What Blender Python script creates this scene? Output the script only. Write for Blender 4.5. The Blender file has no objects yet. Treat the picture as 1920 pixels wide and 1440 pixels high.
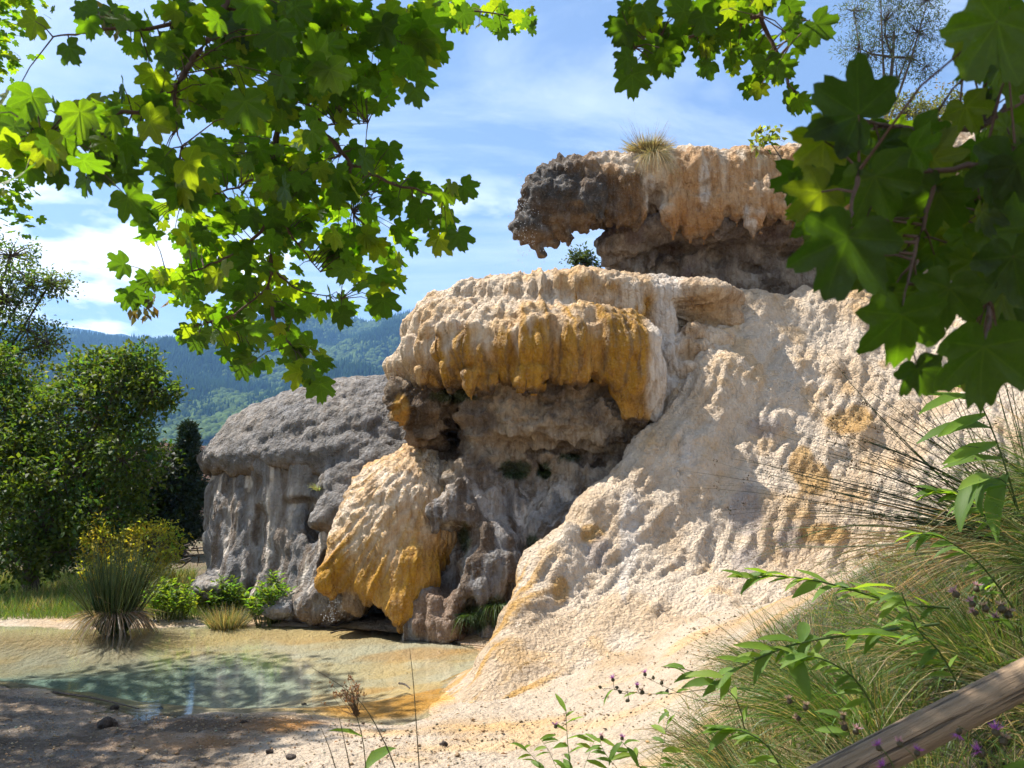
import bpy, math, random
import numpy as np
from mathutils import Vector, Matrix, Quaternion

# ------------------------------------------------------------------ camera, sky, sun, exposure
SC = bpy.context.scene
COL = SC.collection
F_PX = 1507.0
CAM = np.array([0.0, 0.0, 1.7])
TH = math.atan(230.0 / F_PX)
cd = bpy.data.cameras.new("camera")
cd.sensor_width = 36.0
cd.lens = 36.0 * F_PX / 1920.0
cd.clip_start = 0.02
cd.clip_end = 60000.0
cd.dof.use_dof = True
cd.dof.focus_distance = 9.0
cd.dof.aperture_fstop = 11.0
cam = bpy.data.objects.new("camera", cd)
COL.objects.link(cam)
cam.location = CAM
cam.rotation_euler = (math.pi / 2 + TH, 0, 0)
SC.camera = cam

SUN = np.array([-0.50, 0.15, 0.853])
SUN = SUN / np.linalg.norm(SUN)
sun_el = math.asin(SUN[2])
sun_az = math.atan2(SUN[0], SUN[1])

world = bpy.data.worlds.new("World")
SC.world = world
world.use_nodes = True
wt = world.node_tree
for n in list(wt.nodes):
    wt.nodes.remove(n)


def wn(kind, **kw):
    n = wt.nodes.new(kind)
    for k, v in kw.items():
        setattr(n, k, v)
    return n


w_out = wn('ShaderNodeOutputWorld')
w_bg = wn('ShaderNodeBackground')
w_bg.inputs['Strength'].default_value = 0.095
sky = wn('ShaderNodeTexSky', sky_type='NISHITA', sun_disc=False)
sky.sun_elevation = sun_el
sky.sun_rotation = sun_az
sky.altitude = 900
sky.air_density = 1.0
sky.dust_density = 1.1
sky.ozone_density = 1.5
# thin cirrus and a few cumulus, laid out over the whole sky by direction
tc = wn('ShaderNodeTexCoord')
sepd = wn('ShaderNodeSeparateXYZ')
wt.links.new(tc.outputs['Generated'], sepd.inputs[0])


def wmath(op, a, b=None, c=None, clamp=False):
    n = wn('ShaderNodeMath', operation=op, use_clamp=clamp)
    for i, v in enumerate((a, b, c)):
        if v is None:
            continue
        if isinstance(v, (int, float)):
            n.inputs[i].default_value = v
        else:
            wt.links.new(v, n.inputs[i])
    return n.outputs[0]


zc = wmath('MAXIMUM', sepd.outputs[2], 0.03)
den = wmath('ADD', zc, 0.12)
pu = wmath('DIVIDE', sepd.outputs[0], den)
pv = wmath('DIVIDE', sepd.outputs[1], den)
comb = wn('ShaderNodeCombineXYZ')
wt.links.new(pu, comb.inputs[0])
wt.links.new(pv, comb.inputs[1])
mp = wn('ShaderNodeMapping')
mp.inputs['Location'].default_value = (3.1, 0.35, 0)
mp.inputs['Rotation'].default_value = (0, 0, 0.5)
mp.inputs['Scale'].default_value = (0.55, 1.3, 1)
wt.links.new(comb.outputs[0], mp.inputs[0])
ci = wn('ShaderNodeTexNoise')
ci.inputs['Scale'].default_value = 1.6
ci.inputs['Detail'].default_value = 9
ci.inputs['Roughness'].default_value = 0.62
ci.inputs['Distortion'].default_value = 0.6
wt.links.new(mp.outputs[0], ci.inputs['Vector'])
cim = wn('ShaderNodeMapRange')
cim.inputs[1].default_value = 0.44
cim.inputs[2].default_value = 0.80
cim.inputs[3].default_value = 0.03
cim.inputs[4].default_value = 0.6
wt.links.new(ci.outputs[0], cim.inputs[0])
mp2 = wn('ShaderNodeMapping')
mp2.inputs['Location'].default_value = (0.55, 0.2, 0)
mp2.inputs['Scale'].default_value = (1.0, 1.0, 2.6)
wt.links.new(tc.outputs['Generated'], mp2.inputs[0])
cu = wn('ShaderNodeTexNoise')
cu.inputs['Scale'].default_value = 4.6
cu.inputs['Detail'].default_value = 10
cu.inputs['Roughness'].default_value = 0.52
wt.links.new(mp2.outputs[0], cu.inputs['Vector'])
cum = wn('ShaderNodeMapRange')
cum.inputs[1].default_value = 0.53
cum.inputs[2].default_value = 0.60
wt.links.new(cu.outputs[0], cum.inputs[0])
# cumulus sit low over the horizon all the way round
lowm = wn('ShaderNodeMapRange')
lowm.inputs[1].default_value = 0.42
lowm.inputs[2].default_value = 0.24
wt.links.new(sepd.outputs[2], lowm.inputs[0])
cumul = wmath('MULTIPLY', cum.outputs[0], lowm.outputs[0])
mixc = wn('ShaderNodeMixRGB')
mixc.inputs[2].default_value = (8.2, 8.6, 9.0, 1)
wt.links.new(sky.outputs[0], mixc.inputs[1])
wt.links.new(cim.outputs[0], mixc.inputs[0])
mixd = wn('ShaderNodeMixRGB')
mixd.inputs[2].default_value = (11.0, 11.2, 11.4, 1)
wt.links.new(mixc.outputs[0], mixd.inputs[1])
wt.links.new(cumul, mixd.inputs[0])
wt.links.new(mixd.outputs[0], w_bg.inputs['Color'])
wt.links.new(w_bg.outputs[0], w_out.inputs['Surface'])

sl = bpy.data.lights.new("sun", 'SUN')
sl.energy = 5.0
sl.angle = math.radians(0.53)
sl.color = (1.0, 0.945, 0.86)
sun = bpy.data.objects.new("sun", sl)
COL.objects.link(sun)
sun.rotation_euler = Vector(SUN).to_track_quat('Z', 'Y').to_euler()

vs = SC.view_settings
vs.view_transform = 'Standard'
vs.look = 'None'
vs.gamma = 1.0
vs.use_curve_mapping = False
vs.exposure = 1.2
cy = SC.cycles
cy.use_denoising = True
try:
    cy.denoiser = 'OPENIMAGEDENOISE'
    cy.denoising_input_passes = 'RGB_ALBEDO_NORMAL'
    cy.denoising_prefilter = 'ACCURATE'
except Exception:
    pass
cy.use_adaptive_sampling = True
cy.adaptive_threshold = 0.02
cy.adaptive_min_samples = 20
cy.max_bounces = 5
cy.diffuse_bounces = 3
cy.glossy_bounces = 3
cy.transmission_bounces = 4
cy.transparent_max_bounces = 12
cy.volume_bounces = 0
cy.sample_clamp_indirect = 6.0
cy.sample_clamp_direct = 0.0
cy.caustics_reflective = False
cy.caustics_refractive = False

# ------------------------------------------------------------------ helpers
RNG = np.random.default_rng(7)
random.seed(7)
cT, sT = math.cos(TH), math.sin(TH)


def P(px, py, Y):
    """world point seen at photograph pixel (px, py), Y metres in front of the camera"""
    a = (px - 960.0) / F_PX
    b = (720.0 - py) / F_PX
    dx, dy, dz = a, cT - b * sT, sT + b * cT
    k = Y / dy
    return np.array([dx * k, Y, CAM[2] + dz * k])


def M(px, Y):
    return px * Y / F_PX


def proj(v):
    v = np.asarray(v) - CAM
    f = v[..., 1] * cT + v[..., 2] * sT
    u = -v[..., 1] * sT + v[..., 2] * cT
    return 960 + F_PX * v[..., 0] / f, 720 - F_PX * u / f


def mesh_obj(name, verts, faces, mat=None, parent=None, smooth=True, col=None, uv=None, mat_idx=None):
    """faces: (n,3) or (n,4) int array, or list of index lists"""
    me = bpy.data.meshes.new(name)
    verts = np.asarray(verts, dtype=np.float32)
    if isinstance(faces, np.ndarray):
        nf, k = faces.shape
        me.vertices.add(len(verts))
        me.vertices.foreach_set('co', verts.ravel())
        me.loops.add(nf * k)
        me.loops.foreach_set('vertex_index', faces.astype(np.int32).ravel())
        me.polygons.add(nf)
        me.polygons.foreach_set('loop_start', np.arange(0, nf * k, k, dtype=np.int32))
        me.update(calc_edges=True)
        if smooth:
            me.polygons.foreach_set('use_smooth', np.ones(nf, dtype=bool))
    else:
        me.from_pydata([tuple(v) for v in verts], [], [tuple(f) for f in faces])
        if smooth:
            me.polygons.foreach_set('use_smooth', np.ones(len(me.polygons), dtype=bool))
    if col is not None:
        at = me.color_attributes.new('Col', 'FLOAT_COLOR', 'POINT')
        c4 = np.ones((len(verts), 4), dtype=np.float32)
        c = np.asarray(col, dtype=np.float32)
        c4[:, :c.shape[1]] = c
        at.data.foreach_set('color', c4.ravel())
    if uv is not None:
        ul = me.uv_layers.new(name='UVMap')
        li = np.zeros(len(me.loops), dtype=np.int32)
        me.loops.foreach_get('vertex_index', li)
        ul.data.foreach_set('uv', np.asarray(uv, dtype=np.float32)[li].ravel())
    me.validate()
    me.update()
    o = bpy.data.objects.new(name, me)
    COL.objects.link(o)
    if mat:
        me.materials.append(mat)
    if parent:
        o.parent = parent
    return o


def empty(name, loc=(0, 0, 0)):
    o = bpy.data.objects.new(name, None)
    COL.objects.link(o)
    o.location = loc
    return o


def tag(o, label=None, cat=None, group=None, kind=None):
    if label:
        o['label'] = label
    if cat:
        o['category'] = cat
    if group:
        o['group'] = group
    if kind:
        o['kind'] = kind
    return o


def smoothstep(a, b, x):
    t = np.clip((x - a) / (b - a), 0, 1)
    return t * t * (3 - 2 * t)


def mix3(a, b, t):
    return np.asarray(a) * (1 - t[:, None]) + np.asarray(b) * t[:, None]


# ---- noise
def _hash(ix, iy, iz, s=0):
    h = (ix.astype(np.int64) * 374761393 + iy.astype(np.int64) * 668265263 + iz.astype(np.int64) * 2147483647 + s * 974634177)
    h = (h ^ (h >> 13)) * 1274126177
    h = h & 0xffffffff
    h = (h ^ (h >> 16)) * 2246822519 & 0xffffffff
    h = h ^ (h >> 15)
    return (h & 0xffffff) / float(0xffffff)


def vnoise(p, s=0):
    i = np.floor(p).astype(np.int64)
    f = p - i
    f = f * f * f * (f * (f * 6 - 15) + 10)
    r = 0
    for dx in (0, 1):
        wx = f[:, 0] if dx else 1 - f[:, 0]
        for dy in (0, 1):
            wy = f[:, 1] if dy else 1 - f[:, 1]
            for dz in (0, 1):
                wz = f[:, 2] if dz else 1 - f[:, 2]
                r = r + wx * wy * wz * _hash(i[:, 0] + dx, i[:, 1] + dy, i[:, 2] + dz, s)
    return r


def fbm(p, oct=4, s=0, gain=0.5):
    a, t, r = 1.0, 0.0, 0
    for k in range(oct):
        r = r + a * vnoise(p * (2.03 ** k) + 17.3 * k, s + k)
        t += a
        a *= gain
    return r / t


def worley(p, s=0):
    """distance to nearest cell point, and that cell's random id"""
    i = np.floor(p).astype(np.int64)
    best = np.full(len(p), 9.0)
    cid = np.zeros(len(p))
    for dx in (-1, 0, 1):
        for dy in (-1, 0, 1):
            for dz in (-1, 0, 1):
                cx, cyy, cz = i[:, 0] + dx, i[:, 1] + dy, i[:, 2] + dz
                q = np.stack([cx + _hash(cx, cyy, cz, s), cyy + _hash(cx, cyy, cz, s + 1), cz + _hash(cx, cyy, cz, s + 2)], 1)
                d = ((p - q) ** 2).sum(1)
                m = d < best
                best = np.where(m, d, best)
                cid = np.where(m, _hash(cx, cyy, cz, s + 3), cid)
    return np.sqrt(best), cid


# ---- solid modelling: fields smoothly joined and cut, then skinned
class Vol:
    def __init__(self, lo, hi, h):
        self.h = h
        self.pad = 0.12
        self.lo = np.array(lo, float)
        self.n = np.ceil((np.array(hi) - self.lo) / h).astype(int) + 1
        self.f = np.full(self.n, 9.0, dtype=np.float32)
        self.ax = [self.lo[i] + h * np.arange(self.n[i]) for i in range(3)]

    def _blk(self, lo, hi):
        a = np.maximum(np.floor((lo - self.lo) / self.h).astype(int), 0)
        b = np.minimum(np.ceil((hi - self.lo) / self.h).astype(int) + 1, self.n)
        if (b <= a).any():
            return None
        sl = tuple(slice(a[i], b[i]) for i in range(3))
        x = self.ax[0][sl[0]][:, None, None]
        y = self.ax[1][sl[1]][None, :, None]
        z = self.ax[2][sl[2]][None, None, :]
        return sl, x, y, z

    def _put(self, sl, d, k, cut):
        f = self.f[sl]
        if cut:
            d = -d
            h = np.maximum(k - np.abs(f - d), 0) / k
            self.f[sl] = np.maximum(f, d) + h * h * k * 0.25
        else:
            h = np.maximum(k - np.abs(f - d), 0) / k
            self.f[sl] = np.minimum(f, d) - h * h * k * 0.25

    def ell(self, c, r, k=0.15, cut=False, rot=None):
        c = np.asarray(c, float)
        r = np.asarray(r, float)
        R = max(r) if rot is not None else r
        m = k + self.pad
        b = self._blk(c - R - m, c + R + m)
        if b is None:
            return
        sl, x, y, z = b
        x, y, z = x - c[0], y - c[1], z - c[2]
        if rot is not None:
            Rm = np.array(rot)
            x, y, z = (Rm[0, 0] * x + Rm[1, 0] * y + Rm[2, 0] * z, Rm[0, 1] * x + Rm[1, 1] * y + Rm[2, 1] * z,
                       Rm[0, 2] * x + Rm[1, 2] * y + Rm[2, 2] * z)
        k0 = np.sqrt((x / r[0]) ** 2 + (y / r[1]) ** 2 + (z / r[2]) ** 2)
        k1 = np.sqrt((x / r[0] ** 2) ** 2 + (y / r[1] ** 2) ** 2 + (z / r[2] ** 2) ** 2) + 1e-6
        self._put(sl, k0 * (k0 - 1) / k1, k, cut)

    def cone(self, a, b, ra, rb, k=0.12, cut=False):
        a = np.asarray(a, float)
        b = np.asarray(b, float)
        m = max(ra, rb) + k + self.pad
        q = self._blk(np.minimum(a, b) - m, np.maximum(a, b) + m)
        if q is None:
            return
        sl, x, y, z = q
        d = b - a
        L = (d ** 2).sum() + 1e-9
        x, y, z = x - a[0], y - a[1], z - a[2]
        t = np.clip((x * d[0] + y * d[1] + z * d[2]) / L, 0, 1)
        dist = np.sqrt((x - t * d[0]) ** 2 + (y - t * d[1]) ** 2 + (z - t * d[2]) ** 2) - (ra + t * (rb - ra))
        self._put(sl, dist, k, cut)

    def path(self, pts, rad, k=0.12, cut=False):
        for i in range(len(pts) - 1):
            self.cone(pts[i], pts[i + 1], rad[i], rad[i + 1], k, cut)

    def below(self, z0, k=0.1):
        """cut away everything under z0"""
        z = self.ax[2][None, None, :]
        d = np.broadcast_to(z - z0, self.f.shape)
        h = np.maximum(k - np.abs(self.f + d), 0) / k
        self.f = np.maximum(self.f, -d) + h * h * k * 0.25

    def ground(self, zfn, k, drop=.03):
        """fillet the solid into a ground sheet lying just under the real one"""
        X, Y = np.meshgrid(self.ax[0], self.ax[1], indexing='ij')
        g = zfn(X, Y).astype(np.float32) - drop
        d = (self.ax[2][None, None, :] - g[:, :, None]).astype(np.float32)
        m = self.f < k * 1.02
        h = np.maximum(k - np.abs(self.f - d), 0) / k
        self.f = np.where(m, np.minimum(self.f, d) - h * h * k * 0.25, self.f)

    def above(self, z0, k=0.1):
        z = self.ax[2][None, None, :]
        d = np.broadcast_to(z0 - z, self.f.shape)
        h = np.maximum(k - np.abs(self.f + d), 0) / k
        self.f = np.maximum(self.f, -d) + h * h * k * 0.25

    def skin(self):
        f, h = self.f, self.h
        f = f.copy()
        for ax in range(3):
            s0 = [slice(None)] * 3
            for e in (0, -1):
                s0[ax] = e
                f[tuple(s0)] = np.maximum(f[tuple(s0)], 0.01)
        s = f < 0
        nx, ny, nz = f.shape
        cnt = np.zeros((nx - 1, ny - 1, nz - 1), dtype=np.int8)
        acc = np.zeros((nx - 1, ny - 1, nz - 1, 3), dtype=np.float32)
        for ax in range(3):
            o1, o2 = [a for a in range(3) if a != ax]
            for da in (0, 1):
                for db in (0, 1):
                    a0 = [None] * 3
                    a1 = [None] * 3
                    a0[ax] = slice(0, -1)
                    a1[ax] = slice(1, None)
                    for o, dd in ((o1, da), (o2, db)):
                        a0[o] = a1[o] = slice(dd, f.shape[o] - 1 + dd)
                    v0, v1 = f[tuple(a0)], f[tuple(a1)]
                    cr = s[tuple(a0)] != s[tuple(a1)]
                    idx = np.nonzero(cr)
                    t = v0[idx] / (v0[idx] - v1[idx])
                    cnt[idx] += 1
                    acc[idx + (np.full(len(t), ax),)] += t
                    acc[idx + (np.full(len(t), o1),)] += da
                    acc[idx + (np.full(len(t), o2),)] += db
        cells = np.nonzero(cnt)
        ids = np.full(cnt.shape, -1, dtype=np.int64)
        ids[cells] = np.arange(len(cells[0]))
        v = acc[cells] / cnt[cells][:, None]
        v = (v + np.stack(cells, 1)) * h + self.lo
        quads = []
        for ax in range(3):
            o1, o2 = [(1, 2), (2, 0), (0, 1)][ax]
            a0 = [slice(1, -1)] * 3
            a1 = [slice(1, -1)] * 3
            a0[ax] = slice(0, -1)
            a1[ax] = slice(1, None)
            s0, s1 = s[tuple(a0)], s[tuple(a1)]
            for flip, m in ((False, s0 & ~s1), (True, ~s0 & s1)):
                idx = np.nonzero(m)
                base = [idx[0], idx[1], idx[2]]
                for o in (o1, o2):
                    base[o] = base[o] + 1
                q = []
                for d1, d2 in ((-1, -1), (0, -1), (0, 0), (-1, 0)):
                    c = list(base)
                    c[o1] = c[o1] + d1
                    c[o2] = c[o2] + d2
                    q.append(ids[c[0], c[1], c[2]])
                q = np.stack(q, 1)
                if flip:
                    q = q[:, ::-1]
                quads.append(q)
        q = np.concatenate(quads)
        q = q[(q >= 0).all(1)]
        return v.astype(np.float64), q


def vnormals(v, q):
    d1 = v[q[:, 2]] - v[q[:, 0]]
    d2 = v[q[:, 3]] - v[q[:, 1]] if q.shape[1] == 4 else v[q[:, 1]] - v[q[:, 0]]
    fn = np.cross(d1, d2) if q.shape[1] == 4 else np.cross(d2, d1)
    n = np.zeros_like(v)
    for i in range(q.shape[1]):
        for a in range(3):
            n[:, a] += np.bincount(q[:, i], weights=fn[:, a], minlength=len(v))
    return n / (np.linalg.norm(n, axis=1, keepdims=True) + 1e-9)


def laplace(v, q, it=1, lam=0.5):
    e = np.concatenate([q[:, [i, (i + 1) % q.shape[1]]] for i in range(q.shape[1])])
    deg = np.bincount(e[:, 0], minlength=len(v)) + np.bincount(e[:, 1], minlength=len(v))
    for _ in range(it):
        a = np.zeros_like(v)
        for c in range(3):
            a[:, c] = np.bincount(e[:, 0], weights=v[e[:, 1], c], minlength=len(v)) + np.bincount(e[:, 1], weights=v[e[:, 0], c], minlength=len(v))
        v = v + lam * (a / deg[:, None] - v)
    return v


# ---- materials
def new_mat(name):
    m = bpy.data.materials.new(name)
    m.use_nodes = True
    nt = m.node_tree
    for n in list(nt.nodes):
        nt.nodes.remove(n)
    return m, nt


class NT:
    """small node-graph writer"""

    def __init__(self, name):
        self.m, self.t = new_mat(name)
        self.out = self.t.nodes.new('ShaderNodeOutputMaterial')

    def node(self, kind, ins=None, **kw):
        n = self.t.nodes.new(kind)
        for k, v in kw.items():
            setattr(n, k, v)
        for k, v in (ins or {}).items():
            self.set(n.inputs[k], v)
        return n

    def set(self, sock, v):
        if isinstance(v, bpy.types.NodeSocket):
            self.t.links.new(v, sock)
        elif isinstance(v, tuple) and len(v) == 3 and sock.type == 'RGBA':
            sock.default_value = (*v, 1)
        else:
            sock.default_value = v

    def math(self, op, a, b=0.0, clamp=False):
        n = self.node('ShaderNodeMath', {0: a, 1: b}, operation=op, use_clamp=clamp)
        return n.outputs[0]

    def ramp(self, x, a, b, lo=0.0, hi=1.0):
        n = self.node('ShaderNodeMapRange', {0: x, 1: a, 2: b, 3: lo, 4: hi})
        return n.outputs[0]

    def mix(self, f, a, b, mode='MIX'):
        n = self.node('ShaderNodeMixRGB', {0: f, 1: a, 2: b}, blend_type=mode)
        return n.outputs[0]

    def noise(self, vec, scale, detail=4, rough=0.5, dist=0.0):
        n = self.node('ShaderNodeTexNoise', {'Scale': scale, 'Detail': detail, 'Roughness': rough, 'Distortion': dist})
        if vec is not None:
            self.t.links.new(vec, n.inputs['Vector'])
        return n.outputs[0]

    def voro(self, vec, scale, feature='F1'):
        n = self.node('ShaderNodeTexVoronoi', {'Scale': scale}, feature=feature)
        if vec is not None:
            self.t.links.new(vec, n.inputs['Vector'])
        return n.outputs[0]

    def obj(self):
        return self.node('ShaderNodeTexCoord').outputs['Object']

    def mapv(self, vec, scale=(1, 1, 1), loc=(0, 0, 0), rot=(0, 0, 0)):
        n = self.node('ShaderNodeMapping', {'Scale': scale, 'Location': loc, 'Rotation': rot})
        self.t.links.new(vec, n.inputs[0])
        return n.outputs[0]

    def bump(self, hgt, strength=0.5, dist=0.02, normal=None):
        n = self.node('ShaderNodeBump', {'Strength': strength, 'Distance': dist, 'Height': hgt})
        if normal is not None:
            self.t.links.new(normal, n.inputs['Normal'])
        return n.outputs[0]

    def attr(self, name='Col'):
        return self.node('ShaderNodeAttribute', attribute_name=name)

    def principled(self, **kw):
        n = self.node('ShaderNodeBsdfPrincipled')
        for k, v in kw.items():
            self.set(n.inputs[k.replace('_', ' ')], v)
        return n

    def finish(self, shader):
        self.t.links.new(shader, self.out.inputs['Surface'])
        return self.m

# ------------------------------------------------------------------ travertine
def rock_material(name, bump_scale=30.0, pits=0.35, streak=0.5, bump=0.7, speck=0.25, stain=0.6, lump=0.9):
    g = NT(name)
    o = g.obj()
    a = g.attr('Col')
    warp = g.noise(o, 2.2, 3)
    n1 = g.noise(o, 7.0, 6, 0.62)
    n2 = g.noise(o, bump_scale, 5, 0.65)
    sv = g.mapv(o, (16, 16, 1.6))
    st = g.noise(sv, 1.0, 5, 0.6, 0.4)
    vo = g.voro(o, bump_scale * 0.9)
    c = a.outputs['Color']
    c = g.mix(g.ramp(n1, 0.35, 0.68, 0.0, stain), c, g.mix(1.0, c, (0.55, 0.44, 0.32), 'MULTIPLY'))
    c = g.mix(g.ramp(st, 0.45, 0.68, 0.0, streak * 1.4), c, g.mix(1.0, c, (0.55, 0.44, 0.32), 'MULTIPLY'))
    c = g.mix(g.ramp(n2, 0.52, 0.75, 0.0, speck), c, (0.62, 0.57, 0.5))
    c = g.mix(g.ramp(n2, 0.42, 0.28, 0.0, pits), c, g.mix(1.0, c, (0.25, 0.2, 0.15), 'MULTIPLY'))
    h = g.math('ADD', g.math('MULTIPLY', n2, 0.6), g.math('MULTIPLY', vo, 0.35))
    h = g.math('ADD', h, g.math('MULTIPLY', n1, lump))
    h = g.math('ADD', h, g.math('MULTIPLY', st, 0.35))
    wob = g.node('ShaderNodeTexNoise', {'Scale': 9.0, 'Detail': 4.0})
    g.t.links.new(o, wob.inputs['Vector'])
    ow = g.node('ShaderNodeMixRGB', {0: .10, 1: o, 2: wob.outputs[1]}).outputs[0]
    el = g.voro(g.mapv(ow, (1.5, 1.5, .75)), bump_scale * .42)
    h = g.math('ADD', h, g.math('MULTIPLY', el, -.65))
    c = g.mix(g.ramp(el, .35, .75, 0, .18), c, g.mix(1.0, c, (.5, .42, .34), 'MULTIPLY'))
    fine = g.noise(o, bump_scale * 3.3, 4, 0.7)
    h = g.math('ADD', h, g.math('MULTIPLY', fine, 0.3))
    b = g.bump(h, bump, 0.085)
    wet = a.outputs['Alpha']
    wn_ = g.math('MULTIPLY', wet, g.ramp(n1, 0.35, 0.6, 0.35, 1.0))
    rough = g.ramp(wn_, 0.0, 1.0, 0.92, 0.22)
    p = g.principled(Base_Color=c, Roughness=rough, Normal=b)
    p.inputs['Specular IOR Level'].default_value = 0.35
    return g.finish(p.outputs[0])


MAT_ROCK = rock_material('travertine', 30.0, 0.35, 0.55, 0.75, 0.2, 0.4, 0.5)
MAT_GREY = rock_material('grey_travertine', 28.0, 0.45, 0.5, 0.8, 0.15, 0.4, 0.5)
MAT_POP = rock_material('knobbly_travertine', 34.0, 0.35, 0.15, 0.9, 0.3, 0.22, 0.3)

CREAM = np.array([0.62, 0.45, 0.275])
PALE = np.array([0.70, 0.575, 0.43])
WHITE = np.array([0.66, 0.60, 0.53])
OCHRE = np.array([0.52, 0.285, 0.05])
AMBER = np.array([0.42, 0.215, 0.01])
BROWN = np.array([0.12, 0.078, 0.044])
DARK = np.array([0.085, 0.066, 0.048])
GREY = np.array([0.215, 0.21, 0.21])
LGREY = np.array([0.31, 0.29, 0.27])
TAN = np.array([0.31, 0.215, 0.125])
MOSS = np.array([0.035, 0.055, 0.012])


def sl_col(v, n):
    return np.zeros((len(v), 4))


def around(v, pts, r, amp=0.35, s=0, fr=2.5):
    """soft noisy blob mask around pixel points (px,py,Y) with radius r in pixels"""
    x, y = proj(v)
    w = (fbm(v * fr, 4, s) - 0.5) * 2 * amp
    m = np.zeros(len(v))
    for (px, py, rx, ry) in pts:
        d = np.sqrt(((x - px) / rx) ** 2 + ((y - py) / ry) ** 2) + w
        m = np.maximum(m, 1 - smoothstep(0.75, 1.05, d))
    return m


# ---------- grey mound
def build_mound():
    V = Vol((-6.0, 11.2, -0.3), (1.2, 17.5, 5.2), 0.04)
    Yc = 14.9
    zr = P(480, 862, 13.0)[2]
    ctr = P(765, 905, Yc)
    ctr[2] = zr
    top = P(680, 706, Yc)[2]
    V.ell(ctr, (3.68, 2.25, top - zr), 0.1)
    V.below(zr - 0.08, 0.15)
    # scalloped rim with blunt drips
    rs = random.Random(3)
    for i in range(64):
        a = math.pi * (1.0 + i / 63.0)
        rr = 0.97 + rs.uniform(-0.02, 0.03)
        x = ctr[0] + 3.65 * rr * math.cos(a)
        y = ctr[1] + 2.22 * rr * math.sin(a)
        L = rs.uniform(0.02, 0.2)
        V.cone((x, y, zr + 0.1), (x, y + 0.02, zr - L), 0.13, 0.06, 0.14)
    # lobes that step down towards the front right
    for (px, py, Y, rx, ry, rz) in [(690, 815, 13.0, .85, .6, .45), (665, 850, 12.75, .55, .5, .38), (735, 880, 12.6, .75, .6, .5), (648, 905, 12.45, .42, .4, .32),
                                    (700, 945, 12.35, .55, .5, .42), (645, 952, 12.2, .42, .38, .26), (612, 975, 12.15, .26, .28, .17), (670, 985, 12.1, .36, .35, .25), (780, 940, 12.4, .6, .6, .6)]:
        V.ell(P(px, py, Y + ry * 0.5), (rx, ry, rz), 0.16)
    v, q = V.skin()
    v = laplace(v, q, 2)
    n = vnormals(v, q)
    # overlapping dribble lobes running downslope
    ang = np.arctan2(v[:, 1] - ctr[1] - 0.8, v[:, 0] - ctr[0])
    rad = np.hypot((v[:, 0] - ctr[0]) / 1.5, v[:, 1] - ctr[1])
    pp = np.stack([ang * 6.5, rad * 2.3, v[:, 2] * 3.0], 1) + 0.5 * np.stack([fbm(v * 1.5, 3, i) for i in range(3)], 1)
    w1, _ = worley(pp, 5)
    w2, _ = worley(np.stack([ang * 17, rad * 5.0, v[:, 2] * 5.5], 1) + 0.8 * fbm(v * 3, 2)[:, None], 9)
    w3, _ = worley(v * np.array([20, 20, 14]), 19)
    d = (0.35 - w1 ** 2) * 0.09 + (0.3 - w2 ** 2) * 0.07 + (0.3 - w3 ** 2) * 0.04 + (fbm(v * 2.2, 4, 3) - 0.5) * 0.08
    v = v + n * d[:, None]
    c = np.zeros((len(v), 4))
    t = fbm(v * 1.3, 4, 8)
    c[:, :3] = mix3(GREY * 0.95, LGREY * 0.85, smoothstep(0.35, 0.7, t))
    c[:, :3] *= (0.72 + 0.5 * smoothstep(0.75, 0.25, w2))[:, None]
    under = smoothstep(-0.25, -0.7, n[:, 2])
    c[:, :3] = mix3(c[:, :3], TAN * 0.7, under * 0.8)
    root = empty('travertine_mound', (ctr[0], ctr[1], 0))
    tag(root, 'big grey rounded travertine mound with fluted undercut walls behind the pool', 'rock')
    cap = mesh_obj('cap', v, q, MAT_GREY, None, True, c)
    cap.parent = root
    cap.matrix_parent_inverse = root.matrix_basis.inverted()

    # body under the cap: recessed wall with columns
    V = Vol((-6.0, 11.0, -0.4), (1.2, 17.0, 3.2), 0.035)
    V.ell((ctr[0] + 0.05, ctr[1] + 0.1, 1.5), (3.58, 2.17, 4.2), 0.1)
    V.above(zr + .2, .05)
    V.below(-0.3, 0.05)

    def colm(pts, rad, k=0.24):
        V.path([P(a + (18 if a < 470 else 6), b, y) for a, b, y in pts], rad, k)
    # (px, py, Y)
    colm([(418, 868, 14.1), (415, 960, 13.9), (405, 1010, 13.8), (412, 1120, 13.6)], [.22, .26, .3, .34])
    colm([(398, 900, 14.4), (400, 940, 14.3), (390, 1010, 14.2)], [.16, .24, .2])
    colm([(446, 880, 13.6), (436, 960, 13.4), (428, 1060, 13.3), (420, 1110, 13.2)], [.14, .14, .17, .24])
    colm([(505, 868, 13.25), (503, 935, 13.15)], [.24, .16])
    colm([(485, 868, 13.3), (484, 945, 13.2)], [.12, .05])
    colm([(553, 935, 13.1), (548, 1020, 13.0), (545, 1090, 12.9)], [.2, .17, .2])
    colm([(575, 880, 13.2), (570, 930, 13.1)], [.36, .24])
    colm([(520, 960, 13.3), (512, 1080, 13.1)], [.26, .22])
    colm([(485, 1085, 12.6), (482, 1130, 12.5)], [.1, .16])
    colm([(462, 1000, 13.35), (456, 1090, 13.2)], [.2, .24])
    colm([(625, 1000, 12.5), (600, 1060, 12.5), (580, 1130, 12.4)], [.14, .16, .3])
    colm([(600, 940, 12.9), (575, 1030, 12.8), (560, 1120, 12.7)], [.16, .17, .25])
    colm([(640, 990, 12.5), (625, 1080, 12.3), (600, 1145, 12.1)], [.3, .3, .28])
    for (px, py, Y, r) in [(560, 1135, 12.2, .22), (520, 1140, 12.15, .16), (590, 1140, 11.9, .2), (400, 1110, 13.4, .3), (640, 1120, 12.0, .35)]:
        V.ell(P(px, py, Y), (r * 1.4, r, r), 0.15)
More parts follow.
